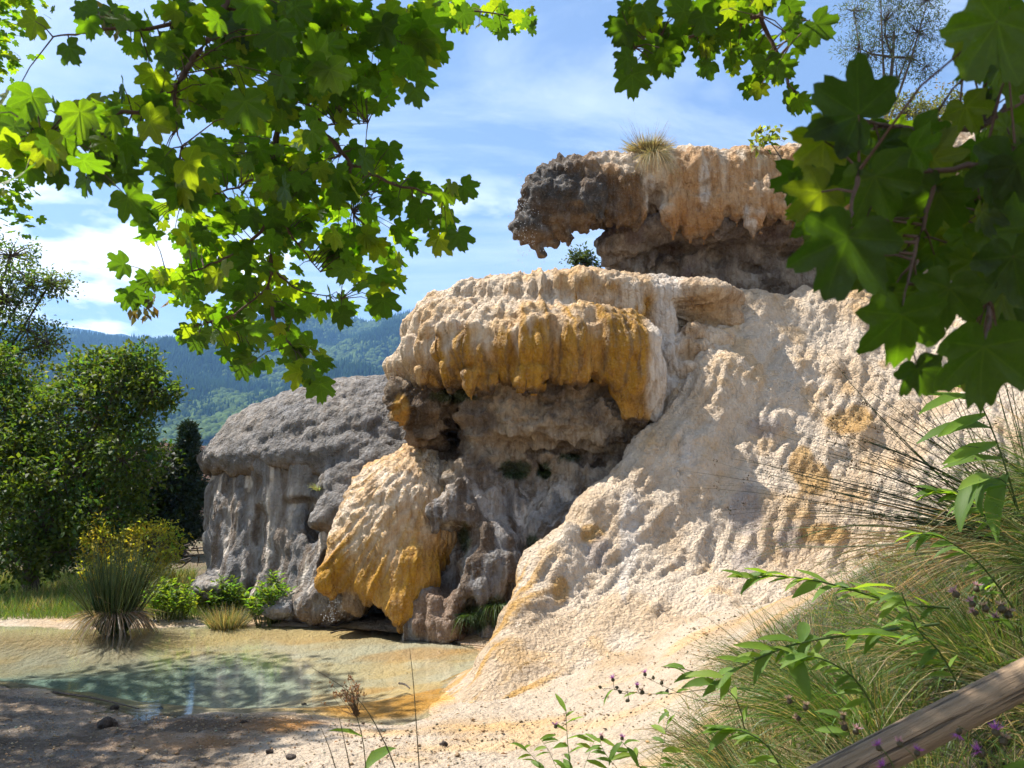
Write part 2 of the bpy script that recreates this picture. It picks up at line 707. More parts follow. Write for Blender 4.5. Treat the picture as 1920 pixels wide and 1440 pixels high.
    # hollows
    for (px, py, Y, rx, ry, rz) in [(470, 905, 12.95, .17, .25, .2), (590, 985, 12.75, .14, .35, .3), (545, 945, 12.75, .35, .25, .09),
                                    (610, 1060, 12.2, .07, .3, .25), (640, 1060, 12.0, .08, .25, .2), (480, 1010, 13.05, .09, .2, .5)]:
        V.ell(P(px, py, Y), (rx, ry, rz), 0.12, True)
    v, q = V.skin()
    v = laplace(v, q, 2)
    n = vnormals(v, q)
    fl = fbm(v * np.array([9, 9, 1.3]), 4, 4)
    d = (fl - 0.5) * 0.13 + (fbm(v * 3.5, 4, 12) - 0.5) * 0.12 + (0.4 - worley(v * np.array([9, 9, 5]), 31)[0]) * 0.03
    v = v + n * d[:, None]
    c = np.zeros((len(v), 4))
    t = fbm(v * np.array([2.2, 2.2, 0.7]), 5, 41)
    c[:, :3] = mix3(GREY * 0.8, LGREY * 1.05, smoothstep(0.38, 0.62, t))
    st = smoothstep(0.52, 0.62, fbm(v * np.array([8, 8, 0.6]), 4, 77))
    c[:, :3] = mix3(c[:, :3], np.array([.15, .115, .085]), st * 0.8)
    wh = smoothstep(0.6, 0.72, fbm(v * np.array([8, 8, 0.6]), 3, 99))
    c[:, :3] = mix3(c[:, :3], WHITE * 0.95, wh * 0.85)
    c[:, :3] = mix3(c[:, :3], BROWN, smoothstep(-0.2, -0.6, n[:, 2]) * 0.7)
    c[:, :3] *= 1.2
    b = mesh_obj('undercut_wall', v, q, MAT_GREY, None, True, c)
    b.parent = root
    b.matrix_parent_inverse = root.matrix_basis.inverted()
    b['label'] = 'shaded fluted grey wall with columns under the mound cap'


# ---------- dome with hanging curtain
def build_dome():
    root = empty('travertine_dome', P(960, 1195, 11.0) * np.array([1, 1, 0]))
    tag(root, 'amber and cream domed travertine overhang with hanging drips above a dark grotto', 'rock')

    def part(name, v, q, mat, c, label=None):
        o = mesh_obj(name, v, q, mat, None, True, c)
        o.parent = root
        o.matrix_parent_inverse = root.matrix_basis.inverted()
        if label:
            o['label'] = label
        return o
    V = Vol((-2.2, 9.6, 2.3), (4.2, 14.2, 5.7), 0.03)
    rs = random.Random(11)
    # core masses
    V.ell(P(1000, 640, 12.2), (1.65, 1.35, .62), 0.2)
    V.ell(P(1010, 575, 12.4), (1.5, 1.1, .42), 0.2)
    V.ell(P(1120, 568, 12.4), (1.2, 1.1, .4), 0.2)
    V.ell(P(1290, 570, 12.6), (.9, 1.0, .3), 0.2)
    V.ell(P(860, 630, 12.3), (.8, 1.1, .6), 0.2)
    # lower tier of bulges: (px, top, bottom, radius px, Y)
    bul = [(760, 660, 716, 28, 11.7), (782, 625, 724, 30, 11.38), (818, 598, 728, 33, 11.1), (862, 590, 718, 34, 10.86), (908, 580, 735, 33, 10.7), (952, 588, 716, 32, 10.68),
           (996, 572, 728, 34, 10.54), (1040, 580, 712, 32, 10.58), (1084, 570, 722, 35, 10.46), (1130, 576, 708, 34, 10.52), (1172, 584, 722, 34, 10.5), (1204, 612, 745, 28, 10.66)]
    for (px, t, b, r, Y) in bul:
        R = M(r, Y)
        V.path([P(px + 4, t + r * .7, Y + R + .18), P(px, (t + b) / 2, Y + R + .02), P(px, b - 12, Y + R * 1.02 + .1)], [R * .95, R * 1.08, R * .66], 0.085)
        # knobs on the shoulders
        for _ in range(4):
            V.ell(P(px + rs.uniform(-.8, .8) * r, t + rs.uniform(.5, 1.6) * r, Y + R * .55), (R * .42, R * .4, R * .36), 0.09)
        # hanging tips
        for _ in range(3):
            dx = rs.uniform(-.9, .9) * r
            L = rs.uniform(-4, 20)
            rr = rs.uniform(.045, .085)
            a = P(px + dx, b - 32, Y + R * rs.uniform(.25, .7) + .05)
            e = P(px + dx * 1.04, b + L - 6, a[1] + .03)
            V.path([a, (a + e) / 2, e], [rr * 1.5, rr, .012], 0.06)
    # upper tier, set back
    for (px, py, r, Y) in [(790, 612, 40, 12.0), (830, 578, 42, 11.9), (880, 552, 40, 11.8), (925, 542, 38, 11.7), (965, 538, 36, 11.62), (1010, 534, 38, 11.55), (1050, 532, 36, 11.5), (1095, 528, 38, 11.5), (1140, 536, 36, 11.52), (1175, 552, 34, 11.5)]:
        R = M(r, Y)
        Y = Y - .22
        V.ell(P(px, py + 6, Y + R), (R * 1.0, R * 1.1, R * .85), 0.07)
        V.ell(P(px + 8, py + 32, Y + R * .8), (R * .85, R * .9, R * .85), 0.07)
        for _ in range(3):
            V.ell(P(px + rs.uniform(-.7, .7) * r, py + rs.uniform(0, 30), Y + R * .4), (R * .4, R * .4, R * .35), 0.07)
    # right lobe that hangs lower
    V.path([P(1190, 640, 10.95), P(1200, 720, 10.85), P(1203, 775, 10.9)], [.3, .28, .17], 0.14)
    V.path([P(1170, 700, 10.85), P(1178, 780, 10.88)], [.2, .12], 0.1)
    V.path([P(1222, 690, 11.05), P(1222, 788, 11.0)], [.2, .1], 0.1)
    # pale saddle to the right
    V.path([P(1195, 560, 12.0), P(1232, 600, 11.95), P(1238, 670, 11.75), P(1238, 750, 11.5)], [.24, .25, .24, .2], 0.16)
    V.path([P(1230, 545, 12.1), P(1300, 548, 12.3), P(1385, 560, 12.6)], [.22, .16, .08], 0.12)
    for (px, py, Y, r) in [(1290, 585, 11.95, .3), (1330, 590, 11.9, .26), (1310, 635, 11.7, .28), (1275, 660, 11.5, .28), (1340, 640, 11.7, .25), (1295, 700, 11.4, .27), (1262, 740, 11.3, .22), (1330, 690, 11.5, .22), (1300, 620, 11.6, .13), (1318, 655, 11.5, .12),
                           (1370, 600, 11.9, .25)]:
        V.ell(P(px, py, Y + r), (r, r, r * .85), 0.12)
    V.below(P(960, 812, 10.9)[2] - .02, 0.04)
    # trim the underside into a ceiling that rises inwards
    V.ell(P(985, 850, 11.9), (1.55, 1.0, .78), 0.1, True)
    v, q = V.skin()
    v = laplace(v, q, 1)
    n = vnormals(v, q)
    x, y = proj(v)
    up = smoothstep(0.15, 0.6, n[:, 2])
    ctr = P(1000, 600, 12.3)
    ang = np.arctan2(v[:, 1] - ctr[1], (v[:, 0] - ctr[0]) * 0.8)
    pst = np.stack([ang * 19, v[:, 2] * 1.3, np.zeros(len(v))], 1)
    wv = fbm(v * 2.0, 3, 2)
    pst[:, 0] += wv * 1.5
    fl = fbm(pst, 4, 5)
    w1, _ = worley(v * np.array([8, 8, 6]) + 0.6 * wv[:, None], 3)
    w2, _ = worley(v * np.array([18, 18, 13]), 13)
    d = (fl - 0.5) * 0.26 * (1 - 0.4 * up) + (0.3 - w1 ** 2) * 0.045 * (0.2 + up) + (0.3 - w2 ** 2) * 0.04 * (0.3 + up) + (fbm(v * 3.0, 4, 23) - 0.5) * 0.05
    v = v + n * d[:, None]
    c = np.zeros((len(v), 4))
    t = fbm(v * 1.7, 4, 6)
    base = mix3(CREAM * 0.92, PALE * 0.95, smoothstep(0.4, 0.6, t))
    # amber film: lower front and the right side
    px_edge = 1215 + 25 * (fbm(v * np.array([1, 1, 1.5]), 3, 15) - 0.5)
    low = smoothstep(-0.2, 0.25, (y - (640 - 0.25 * (x - 860))) / 100.0 + (fl - 0.5) * 1.8)
    amb = low * smoothstep(735, 830, x) * (1 - smoothstep(-8, 14, x - px_edge)) * smoothstep(515, 560, y)
    tip = smoothstep(690, 735, y) * smoothstep(770, 850, x + 40 * (fl - .5)) * (1 - smoothstep(0, 10, x - px_edge))
    amb = np.maximum(amb, tip * 0.85)
    mid = smoothstep(1020, 1100, x) * (1 - smoothstep(-10, 16, x - 1165)) * smoothstep(0.5, -0.1, n[:, 2]) * (1 - smoothstep(540, 560, y))
    amb = np.maximum(amb, mid * .8)
    ambc = mix3(OCHRE * 0.9, AMBER, smoothstep(0.36, 0.58, fl))
    ambc = mix3(ambc, BROWN * 1.2, smoothstep(0.58, 0.72, fbm(pst * np.array([2.2, .6, 1]), 3, 55)) * .6)
    base = mix3(base, OCHRE * 1.25, smoothstep(0.52, 0.7, fbm(v * 2.4, 4, 71)) * 0.4)
    c[:, :3] = mix3(base, ambc, np.clip(amb, 0, 1))
    whi = smoothstep(-6, 20, x - px_edge) * (1 - smoothstep(1262, 1300, x + 30 * (t - .5)))
    c[:, :3] = mix3(c[:, :3], WHITE * 1.0, whi * (0.8 + 0.2 * t))
    rgt = smoothstep(1262, 1300, x)
    c[:, :3] = mix3(c[:, :3], TAN * 1.25, rgt * smoothstep(0.4, 0.6, fbm(v * 3, 4, 91)) * .7)
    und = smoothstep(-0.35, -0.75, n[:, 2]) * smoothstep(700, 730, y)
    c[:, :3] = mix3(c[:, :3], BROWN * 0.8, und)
    c[:, 3] = np.clip(amb * 0.5 + 0.1, 0, 1)
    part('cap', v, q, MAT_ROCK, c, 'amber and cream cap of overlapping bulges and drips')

    # wall under the cap
    V = Vol((-2.6, 9.3, -0.4), (3.6, 14.0, 4.4), 0.035)
    V.ell(P(1010, 900, 13.0), (1.95, 1.55, 2.2), 0.1)
    V.ell(P(1120, 1000, 12.6), (1.9, 1.5, 2.2), 0.2)
    V.ell(P(900, 1080, 12.4), (1.0, 1.1, 1.2), 0.2)
    # slanting ceiling slab and the bulges hanging from it
    V.ell(P(1030, 735, 11.95), (1.5, .95, .55), 0.2)
    V.ell(P(1040, 800, 11.85), (1.25, .85, .38), 0.22)
    V.ell(P(1130, 800, 11.6), (.6, .6, .38), 0.2)
    V.ell(P(960, 790, 11.7), (.5, .6, .33), 0.2)
    V.ell(P(1160, 900, 11.9), (.75, .8, .5), 0.25)
    V.ell(P(1060, 880, 12.0), (.6, .7, .3), 0.2)
    # left lump below the rim
    V.ell(P(800, 765, 11.9), (.48, .5, .36), 0.15)
    V.ell(P(815, 805, 11.9), (.33, .4, .24), 0.15)
    V.ell(P(760, 745, 11.8), (.2, .35, .2), 0.1)
    V.path([P(750, 740, 11.6), P(752, 785, 11.6)], [.14, .05], .08)
    V.path([P(905, 745, 11.4), P(880, 790, 11.45)], [.12, .16], .12)

    def colm(pts, rad, k=0.16, cut=False):
        V.path([P(a, b, y) for a, b, y in pts], rad, k, cut)
    # main pillar sweeping down from the ceiling
    colm([(893, 750, 11.4), (886, 830, 11.45), (872, 900, 11.4), (868, 970, 11.2), (890, 1060, 11.0), (905, 1150, 10.9)], [.1, .14, .26, .34, .36, .4], .22)
    colm([(915, 800, 11.7), (925, 920, 11.5), (940, 1040, 11.1), (950, 1120, 10.8)], [.3, .33, .34, .26], .22)
    colm([(1000, 930, 11.7), (985, 1010, 11.4), (975, 1090, 11.0)], [.32, .3, .22], .2)
    colm([(1080, 930, 11.6), (1050, 1000, 11.2), (1020, 1060, 10.8)], [.4, .36, .3], .2)
    colm([(1165, 930, 11.4), (1100, 990, 10.8)], [.35, .3], .2)
    # curtain shreds on the left of the grotto
    colm([(868, 908, 10.95), (845, 930, 10.9), (835, 985, 10.85)], [.05, .09, .05], .07)
    colm([(862, 905, 10.98), (858, 950, 10.9)], [.05, .04], .06)
    colm([(850, 912, 11.0), (822, 950, 10.95), (818, 1000, 10.9)], [.08, .1, .06], .08)
    colm([(880, 975, 10.9), (900, 1000, 10.8), (906, 1060, 10.75), (915, 1110, 10.7)], [.06, .08, .06, .03], .08)
    colm([(912, 985, 10.85), (925, 1030, 10.75)], [.05, .03], .07)
    colm([(925, 1000, 10.8), (938, 1070, 10.65), (950, 1120, 10.55)], [.06, .06, .03], .08)
    colm([(895, 1060, 10.8), (905, 1110, 10.7), (925, 1150, 10.6), (955, 1165, 10.5)], [.2, .22, .16, .05], .14)
    # rounded boss at the foot
    for (px, py, Y, rx, rz) in [(815, 1150, 10.6, .3, .42), (850, 1180, 10.5, .22, .16), (790, 1175, 10.7, .3, .3), (835, 1120, 10.8, .2, .3)]:
        V.ell(P(px, py, Y + .4), (rx, .4, rz * .85), 0.3)
    # hollows
    for (px, py, Y, rx, ry, rz) in [(846, 812, 11.5, .2, .75, .38), (820, 858, 11.3, .22, .6, .12), (858, 842, 11.4, .12, .7, .22), (845, 1020, 10.75, .3, .6, .24), (838, 1075, 10.8, .2, .5, .35), (868, 1000, 10.8, .2, .4, .14),
                                    (962, 882, 11.15, .24, .4, .13), (1020, 882, 11.3, .12, .35, .12), (1070, 855, 11.2, .2, .3, .09), (1140, 850, 11.1, .2, .25, .08), (990, 1040, 10.85, .1, .3, .3),
                                    (880, 1165, 10.5, .16, .5, .3), (930, 1165, 10.35, .2, .45, .22), (955, 1130, 10.5, .12, .4, .3), (1105, 870, 11.2, .3, .25, .07), (1200, 880, 11.0, .2, .3, .12)]:
        V.ell(P(px, py, Y), (rx, ry, rz), 0.1, True)
    V.below(-0.3, 0.05)
    v, q = V.skin()
    v = laplace(v, q, 2)
    n = vnormals(v, q)
    fl = fbm(v * np.array([8, 8, 1.4]), 4, 4)
    pit = worley(v * np.array([6, 6, 6]) + fbm(v * 4, 3)[:, None], 8)[0]
    pit2 = worley(v * 15, 18)[0]
    x, y = proj(v)
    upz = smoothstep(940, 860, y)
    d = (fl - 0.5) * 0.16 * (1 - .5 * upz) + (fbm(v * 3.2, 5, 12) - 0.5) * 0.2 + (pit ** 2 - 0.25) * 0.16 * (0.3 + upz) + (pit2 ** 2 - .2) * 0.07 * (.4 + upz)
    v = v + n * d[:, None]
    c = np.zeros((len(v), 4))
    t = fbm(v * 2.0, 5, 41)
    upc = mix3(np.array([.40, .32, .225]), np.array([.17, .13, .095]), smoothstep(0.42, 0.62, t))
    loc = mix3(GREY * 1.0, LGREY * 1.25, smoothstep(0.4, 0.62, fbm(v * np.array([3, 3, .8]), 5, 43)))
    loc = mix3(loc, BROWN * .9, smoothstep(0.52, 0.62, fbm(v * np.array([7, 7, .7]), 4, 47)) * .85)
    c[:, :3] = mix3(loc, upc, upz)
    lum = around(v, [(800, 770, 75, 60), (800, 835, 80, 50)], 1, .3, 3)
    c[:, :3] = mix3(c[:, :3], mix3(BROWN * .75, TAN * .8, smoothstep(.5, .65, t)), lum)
    edge = around(v, [(752, 770, 18, 34)], 1, .2, 4)
    c[:, :3] = mix3(c[:, :3], OCHRE, edge)
    wh = smoothstep(0.57, 0.7, fbm(v * np.array([7, 7, 0.7]), 3, 99)) * (1 - upz)
    c[:, :3] = mix3(c[:, :3], WHITE * 1.0, wh * .9)
    ms = around(v, [(965, 882, 34, 20), (1022, 882, 14, 20), (870, 1010, 12, 30), (880, 1160, 40, 30), (935, 1150, 26, 36), (850, 740, 50, 18), (1000, 1020, 14, 20), (1070, 858, 24, 8)], 1, .4, 5, 6)
    c[:, :3] = mix3(c[:, :3], MOSS, ms * .9)
    boss = around(v, [(815, 1150, 60, 60), (840, 1185, 60, 25)], 1, .3, 7)
    c[:, :3] = mix3(c[:, :3], np.array([.22, .14, .085]), boss * .9)
    c[:, 3] = boss * .6
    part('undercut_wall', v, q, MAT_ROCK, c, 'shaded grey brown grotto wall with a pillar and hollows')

    # lower flow in front, left: bright cream above, orange curtain at its foot
    V = Vol((-4.2, 9.6, -0.4), (-0.2, 13.2, 3.2), 0.03)
    V.ell(P(760, 985, 11.9), (.95, 1.0, 1.05), 0.2)
    V.ell(P(720, 1020, 11.9), (.75, .9, .7), 0.2)
    fan = [([(790, 832, 12.0), (720, 905, 11.8), (665, 985, 11.5), (640, 1060, 11.35)], 1105), ([(800, 850, 11.9), (735, 930, 11.5), (685, 1020, 11.2)], 1110),
           ([(806, 868, 11.8), (752, 950, 11.35), (712, 1040, 11.05), (700, 1080, 11.0)], 1135), ([(812, 880, 11.7), (775, 960, 11.2), (742, 1040, 10.9), (732, 1090, 10.85)], 1165), ([(816, 900, 11.6), (792, 980, 11.1), (770, 1060, 10.8), (762, 1120, 10.75)], 1185),
           ([(815, 930, 11.5), (800, 1000, 11.1), (790, 1080, 10.85)], 1180)]
    rs = random.Random(5)
    for pts, bot in fan:
        r0 = .22
        rad = [r0 * .8] + [r0 * 1.1] * (len(pts) - 2) + [r0]
        w = [P(a, b, y + r0) for a, b, y in pts]
        V.path(w, rad, .16)
        e = pts[-1]
        V.path([P(e[0], e[1], e[2] + r0), P(e[0] - 2, (e[1] + bot) / 2, e[2] + r0 * .9), P(e[0] - 4, bot - 8, e[2] + r0 * .9)], [r0, r0 * .75, r0 * .4], .12)
        for _ in range(4):
            dx = rs.uniform(-22, 22)
            L = rs.uniform(-10, 8)
            a = P(e[0] + dx, bot - 50, e[2] + rs.uniform(.02, .16))
            b = P(e[0] + dx * 1.1 - 3, bot + L, a[1] + .01)
            V.path([a, (a + b) / 2, b], [.08, .065, .02], .05)
    V.path([P(618, 1060, 11.4), P(615, 1090, 11.35), P(622, 1122, 11.35)], [.1, .11, .05], .08)
    V.ell(P(622, 1100, 11.4), (.12, .14, .16), .06)
    # pale stub between the curtain ends
    V.path([P(665, 1100, 11.5), P(660, 1150, 11.45)], [.2, .14], .06)
    V.ell(P(700, 1178, 11.0), (.33, .6, .24), 0.08, True)
    V.ell(P(640, 1172, 11.2), (.25, .5, .2), 0.06, True)
    V.below(-0.3, .05)
    v, q = V.skin()
    v = laplace(v, q, 1)
    n = vnormals(v, q)
    x, y = proj(v)
    # streaks fan out from the top
    sx = (x - 840) / np.maximum(y - 780, 20)
    pst = np.stack([sx * 34, y / 90.0, v[:, 1] * 0.6], 1)
    fl = fbm(pst, 4, 5)
    w1 = worley(v * np.array([9, 9, 7]), 61)[0]
    w2 = worley(np.stack([sx * 16, y / 26.0, v[:, 1]], 1), 62)[0]
    upz = smoothstep(1060, 960, y)
    d = (fl - .5) * (.15 - .08 * upz) + (.45 - w1) * .06 * upz + (.5 - w2) * .07 * upz + (fbm(v * 3, 4, 33) - .5) * .12
    v = v + n * d[:, None]
    c = np.zeros((len(v), 4))
    t = fbm(v * 2, 4, 66)
    base = mix3(CREAM * 1.0, PALE * 1.05, smoothstep(.4, .6, t))
    base = mix3(base, OCHRE * 1.15, smoothstep(.5, .66, fl) * .6)
    org = smoothstep(-.2, .35, (y - (1035 + .12 * (x - 700))) / 120 + (fl - .5) * 1.4)
    rt = smoothstep(-.2, .25, (x - 742) / 60 + (fl - .5)) * smoothstep(985, 1050, y)
    org = np.maximum(org, rt)
    oc = mix3(OCHRE * .95, AMBER * 1.15, smoothstep(.4, .6, fl))
    c[:, :3] = mix3(base, oc, np.clip(org, 0, 1))
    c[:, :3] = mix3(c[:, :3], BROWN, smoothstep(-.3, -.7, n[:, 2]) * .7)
    stub = around(v, [(662, 1135, 28, 45)], 1, .15, 9) * smoothstep(1100, 1120, y)
    c[:, :3] = mix3(c[:, :3], TAN, stub * (v[:, 1] > 11.2))
    c[:, 3] = .35 + .55 * upz * smoothstep(.45, .55, t)
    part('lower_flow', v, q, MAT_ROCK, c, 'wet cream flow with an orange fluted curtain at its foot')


# ---------- upper ledge
def build_ledge():
    root = empty('travertine_ledge', P(1400, 560, 14.0))
    tag(root, 'upper brown travertine ledge jutting out with a beak shaped tip above the dome', 'rock')

    def part(name, v, q, mat, c, label=None):
        o = mesh_obj(name, v, q, mat, None, True, c)
        o.parent = root
        o.matrix_parent_inverse = Matrix.Translation(root.location).inverted()
        if label:
            o['label'] = label
    V = Vol((-0.2, 11.8, 4.6), (9.6, 17.0, 9.0), 0.04)
    rs = random.Random(21)
    top = [(1010, 345, 13.6), (1060, 335, 13.6), (1130, 335, 13.6), (1200, 330, 13.7), (1300, 325, 13.8), (1400, 322, 13.9), (1500, 318, 13.9), (1650, 310, 13.9), (1850, 300, 13.8)]
    V.path([P(a, b + 8, y) for a, b, y in top], [.28, .4, .5, .5, .5, .5, .5, .55, .6], .2)
    V.path([P(a, b + 30, y + .6) for a, b, y in top[1:]], [.4, .6, .7, .7, .7, .7, .8, .8], .2)
    # front drapery
    for (px, t, b, r, Y) in [(1020, 335, 405, 34, 13.2), (1060, 330, 415, 38, 13.1), (1105, 325, 400, 36, 13.05), (1140, 328, 415, 32, 13.05), (1175, 325, 420, 34, 13.1), (1198, 330, 425, 20, 13.2),
                             (1222, 335, 390, 26, 13.35), (1262, 335, 425, 28, 13.3), (1290, 335, 432, 24, 13.3), (1322, 335, 430, 24, 13.35), (1350, 340, 425, 24, 13.3), (1382, 335, 420, 28, 13.25), (1410, 350, 425, 20, 13.2),
                             (1440, 330, 418, 30, 13.25), (1475, 330, 420, 30, 13.2), (1520, 330, 420, 34, 13.2), (1570, 330, 425, 34, 13.2), (1630, 330, 430, 36, 13.1), (1690, 330, 430, 36, 13.1), (1760, 330, 440, 40, 13.1), (1830, 330, 440, 40, 13.0), (1900, 330, 440, 40, 13.0)]:
        R = M(r * .82, Y)
        Y = Y + rs.uniform(-.12, .08)
        b = b + rs.uniform(-14, 12)
        V.path([P(px, t, Y + R * 1.4), P(px, (t + b) / 2, Y + R), P(px + 2, b, Y + R + .1)], [R * .9, R * 1.0, R * .5], .06)
        for _ in range(3):
            dx = rs.uniform(-.8, .8) * r
            a = P(px + dx, b - 25, Y + R * rs.uniform(.4, .9))
            e = P(px + dx + 2, b + rs.uniform(0, 28), a[1] + .05)
            V.path([a, (a + e) / 2, e], [.11, .07, .015], .07)
        for _ in range(2):
            V.ell(P(px + rs.uniform(-.7, .7) * r, t + rs.uniform(-5, 50), Y + R * .5), (R * .45, R * .4, R * .35), .08)
    # beak
    V.path([P(1010, 380, 13.4), P(1000, 425, 13.4), P(1015, 478, 13.45)], [.34, .3, .06], .14)
    V.path([P(990, 395, 13.4), P(980, 418, 13.4), P(985, 440, 13.4)], [.16, .13, .04], .1)
    V.path([P(1020, 430, 13.5), P(1040, 455, 13.5)], [.25, .08], .1)
    V.path([P(1050, 410, 13.4), P(1068, 455, 13.4)], [.24, .06], .1)
    V.path([P(1090, 410, 13.4), P(1100, 432, 13.4)], [.24, .08], .1)
    V.ell(P(1040, 405, 13.6), (.55, .5, .3), .14)
    v, q = V.skin()
    v = laplace(v, q, 1)
    n = vnormals(v, q)
    x, y = proj(v)
    fl = fbm(v * np.array([7, 7, 1.4]), 4, 4)
    w1 = worley(v * np.array([7, 7, 5.5]) + .7 * fbm(v * 3, 3)[:, None], 3)[0]
    w2 = worley(v * 14, 7)[0]
    lft = smoothstep(1160, 1040, x)
    d = (fl - .5) * .13 + (.45 - w1) * (.09 + .07 * lft) + (.4 - w2) * .04 + (fbm(v * 2.5, 4, 23) - .5) * .14
    v = v + n * d[:, None]
    c = np.zeros((len(v), 4))
    t = fbm(v * 1.8, 5, 6)
    t2 = fbm(v * np.array([3, 3, 1]), 4, 16)
    base = mix3(PALE * .9, np.array([.5, .31, .15]), smoothstep(.42, .6, t2))
    base = mix3(base, np.array([.40, .19, .05]), smoothstep(375, 425, y + 60 * (fl - .5)) * .9)
    dk = mix3(np.array([.06, .055, .05]), BROWN * .75, smoothstep(.42, .6, t))
    dk = mix3(dk, LGREY * .8, smoothstep(.56, .7, fbm(v * 5, 4, 81)) * .6)
    br = mix3(np.array([.16, .085, .028]), BROWN * .45, smoothstep(.42, .62, fl))
    l2 = smoothstep(1215, 1195, x + 20 * (t - .5))
    c[:, :3] = mix3(base, br, l2 * smoothstep(312, 332, y))
    c[:, :3] = mix3(c[:, :3], dk, smoothstep(1175, 1080, x + 90 * (t - .5)))
    c[:, :3] = mix3(c[:, :3], WHITE * .95, np.maximum(around(v, [(1228, 375, 18, 36), (1218, 345, 12, 24)], 1, .25, 2), .8 * around(v, [(1322, 350, 12, 44), (1400, 410, 6, 30), (1412, 425, 10, 20)], 1, .2, 5)))
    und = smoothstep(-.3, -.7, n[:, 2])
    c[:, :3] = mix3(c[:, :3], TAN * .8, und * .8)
    c[:, 3] = .25
    part('overhang', v, q, MAT_ROCK, c, 'knobbly brown overhang with drips and dark wet tip')
    # recessed wall underneath and behind
    V = Vol((1.0, 12.2, 3.6), (9.8, 18.0, 8.0), 0.045)
    V.path([P(1180, 470, 15.0), P(1300, 480, 15.0), P(1500, 490, 15.0), (9.5, 15.0, 6.2)], [.55, .9, 1.0, 1.0], .3)
    V.path([P(1220, 550, 15.2), P(1400, 560, 15.1), P(1600, 560, 15.0), (9.5, 15.0, 5)], [.7, .9, 1.0, 1.0], .3)
    V.ell(P(1170, 455, 14.2), (.45, .6, .35), .15)
    V.ell(P(1300, 440, 14.3), (1.5, .8, .32), .2)
    V.ell(P(1500, 440, 14.3), (1.5, .8, .36), .2)
    V.path([P(1140, 455, 14.1), P(1142, 490, 14.1)], [.2, .1], .1)
    V.path([P(1160, 460, 14.1), P(1170, 500, 14.2)], [.2, .16], .1)
    for px in (1200, 1222, 1255, 1290):
        V.path([P(px, 470, 14.25), P(px - 2, 520, 14.1)], [.1, .07], .1)
    for (px, py) in [(1280, 465), (1350, 480), (1420, 500), (1480, 475), (1330, 530), (1440, 545), (1245, 500)]:
        V.ell(P(px, py, 14.05), (rs.uniform(.2, .4), .3, rs.uniform(.12, .25)), .12, True)
    v, q = V.skin()
    v = laplace(v, q, 2)
    n = vnormals(v, q)
    w = worley(v * 5.5 + fbm(v * 3, 3)[:, None], 3)[0]
    d = (w - .45) * .12 + (fbm(v * 3, 5, 3) - .5) * .25 + (worley(v * 13, 5)[0] - .4) * .04
    v = v + n * d[:, None]
    x, y = proj(v)
    t = fbm(v * 2.4, 5, 2)
    c = np.zeros((len(v), 4))
    c[:, :3] = mix3(np.array([.18, .145, .12]), np.array([.38, .32, .26]), smoothstep(.4, .62, t))
    c[:, :3] = mix3(c[:, :3], np.array([.12, .075, .07]), smoothstep(.52, .65, fbm(v * 1.5, 4, 12)) * .7)
    c[:, :3] = mix3(c[:, :3], WHITE * .6, smoothstep(.56, .68, fbm(v * np.array([6, 6, .8]), 3, 19)) * smoothstep(470, 520, y) * .8)
    part('recessed_wall', v, q, MAT_ROCK, c, 'dark pitted wall under the ledge')


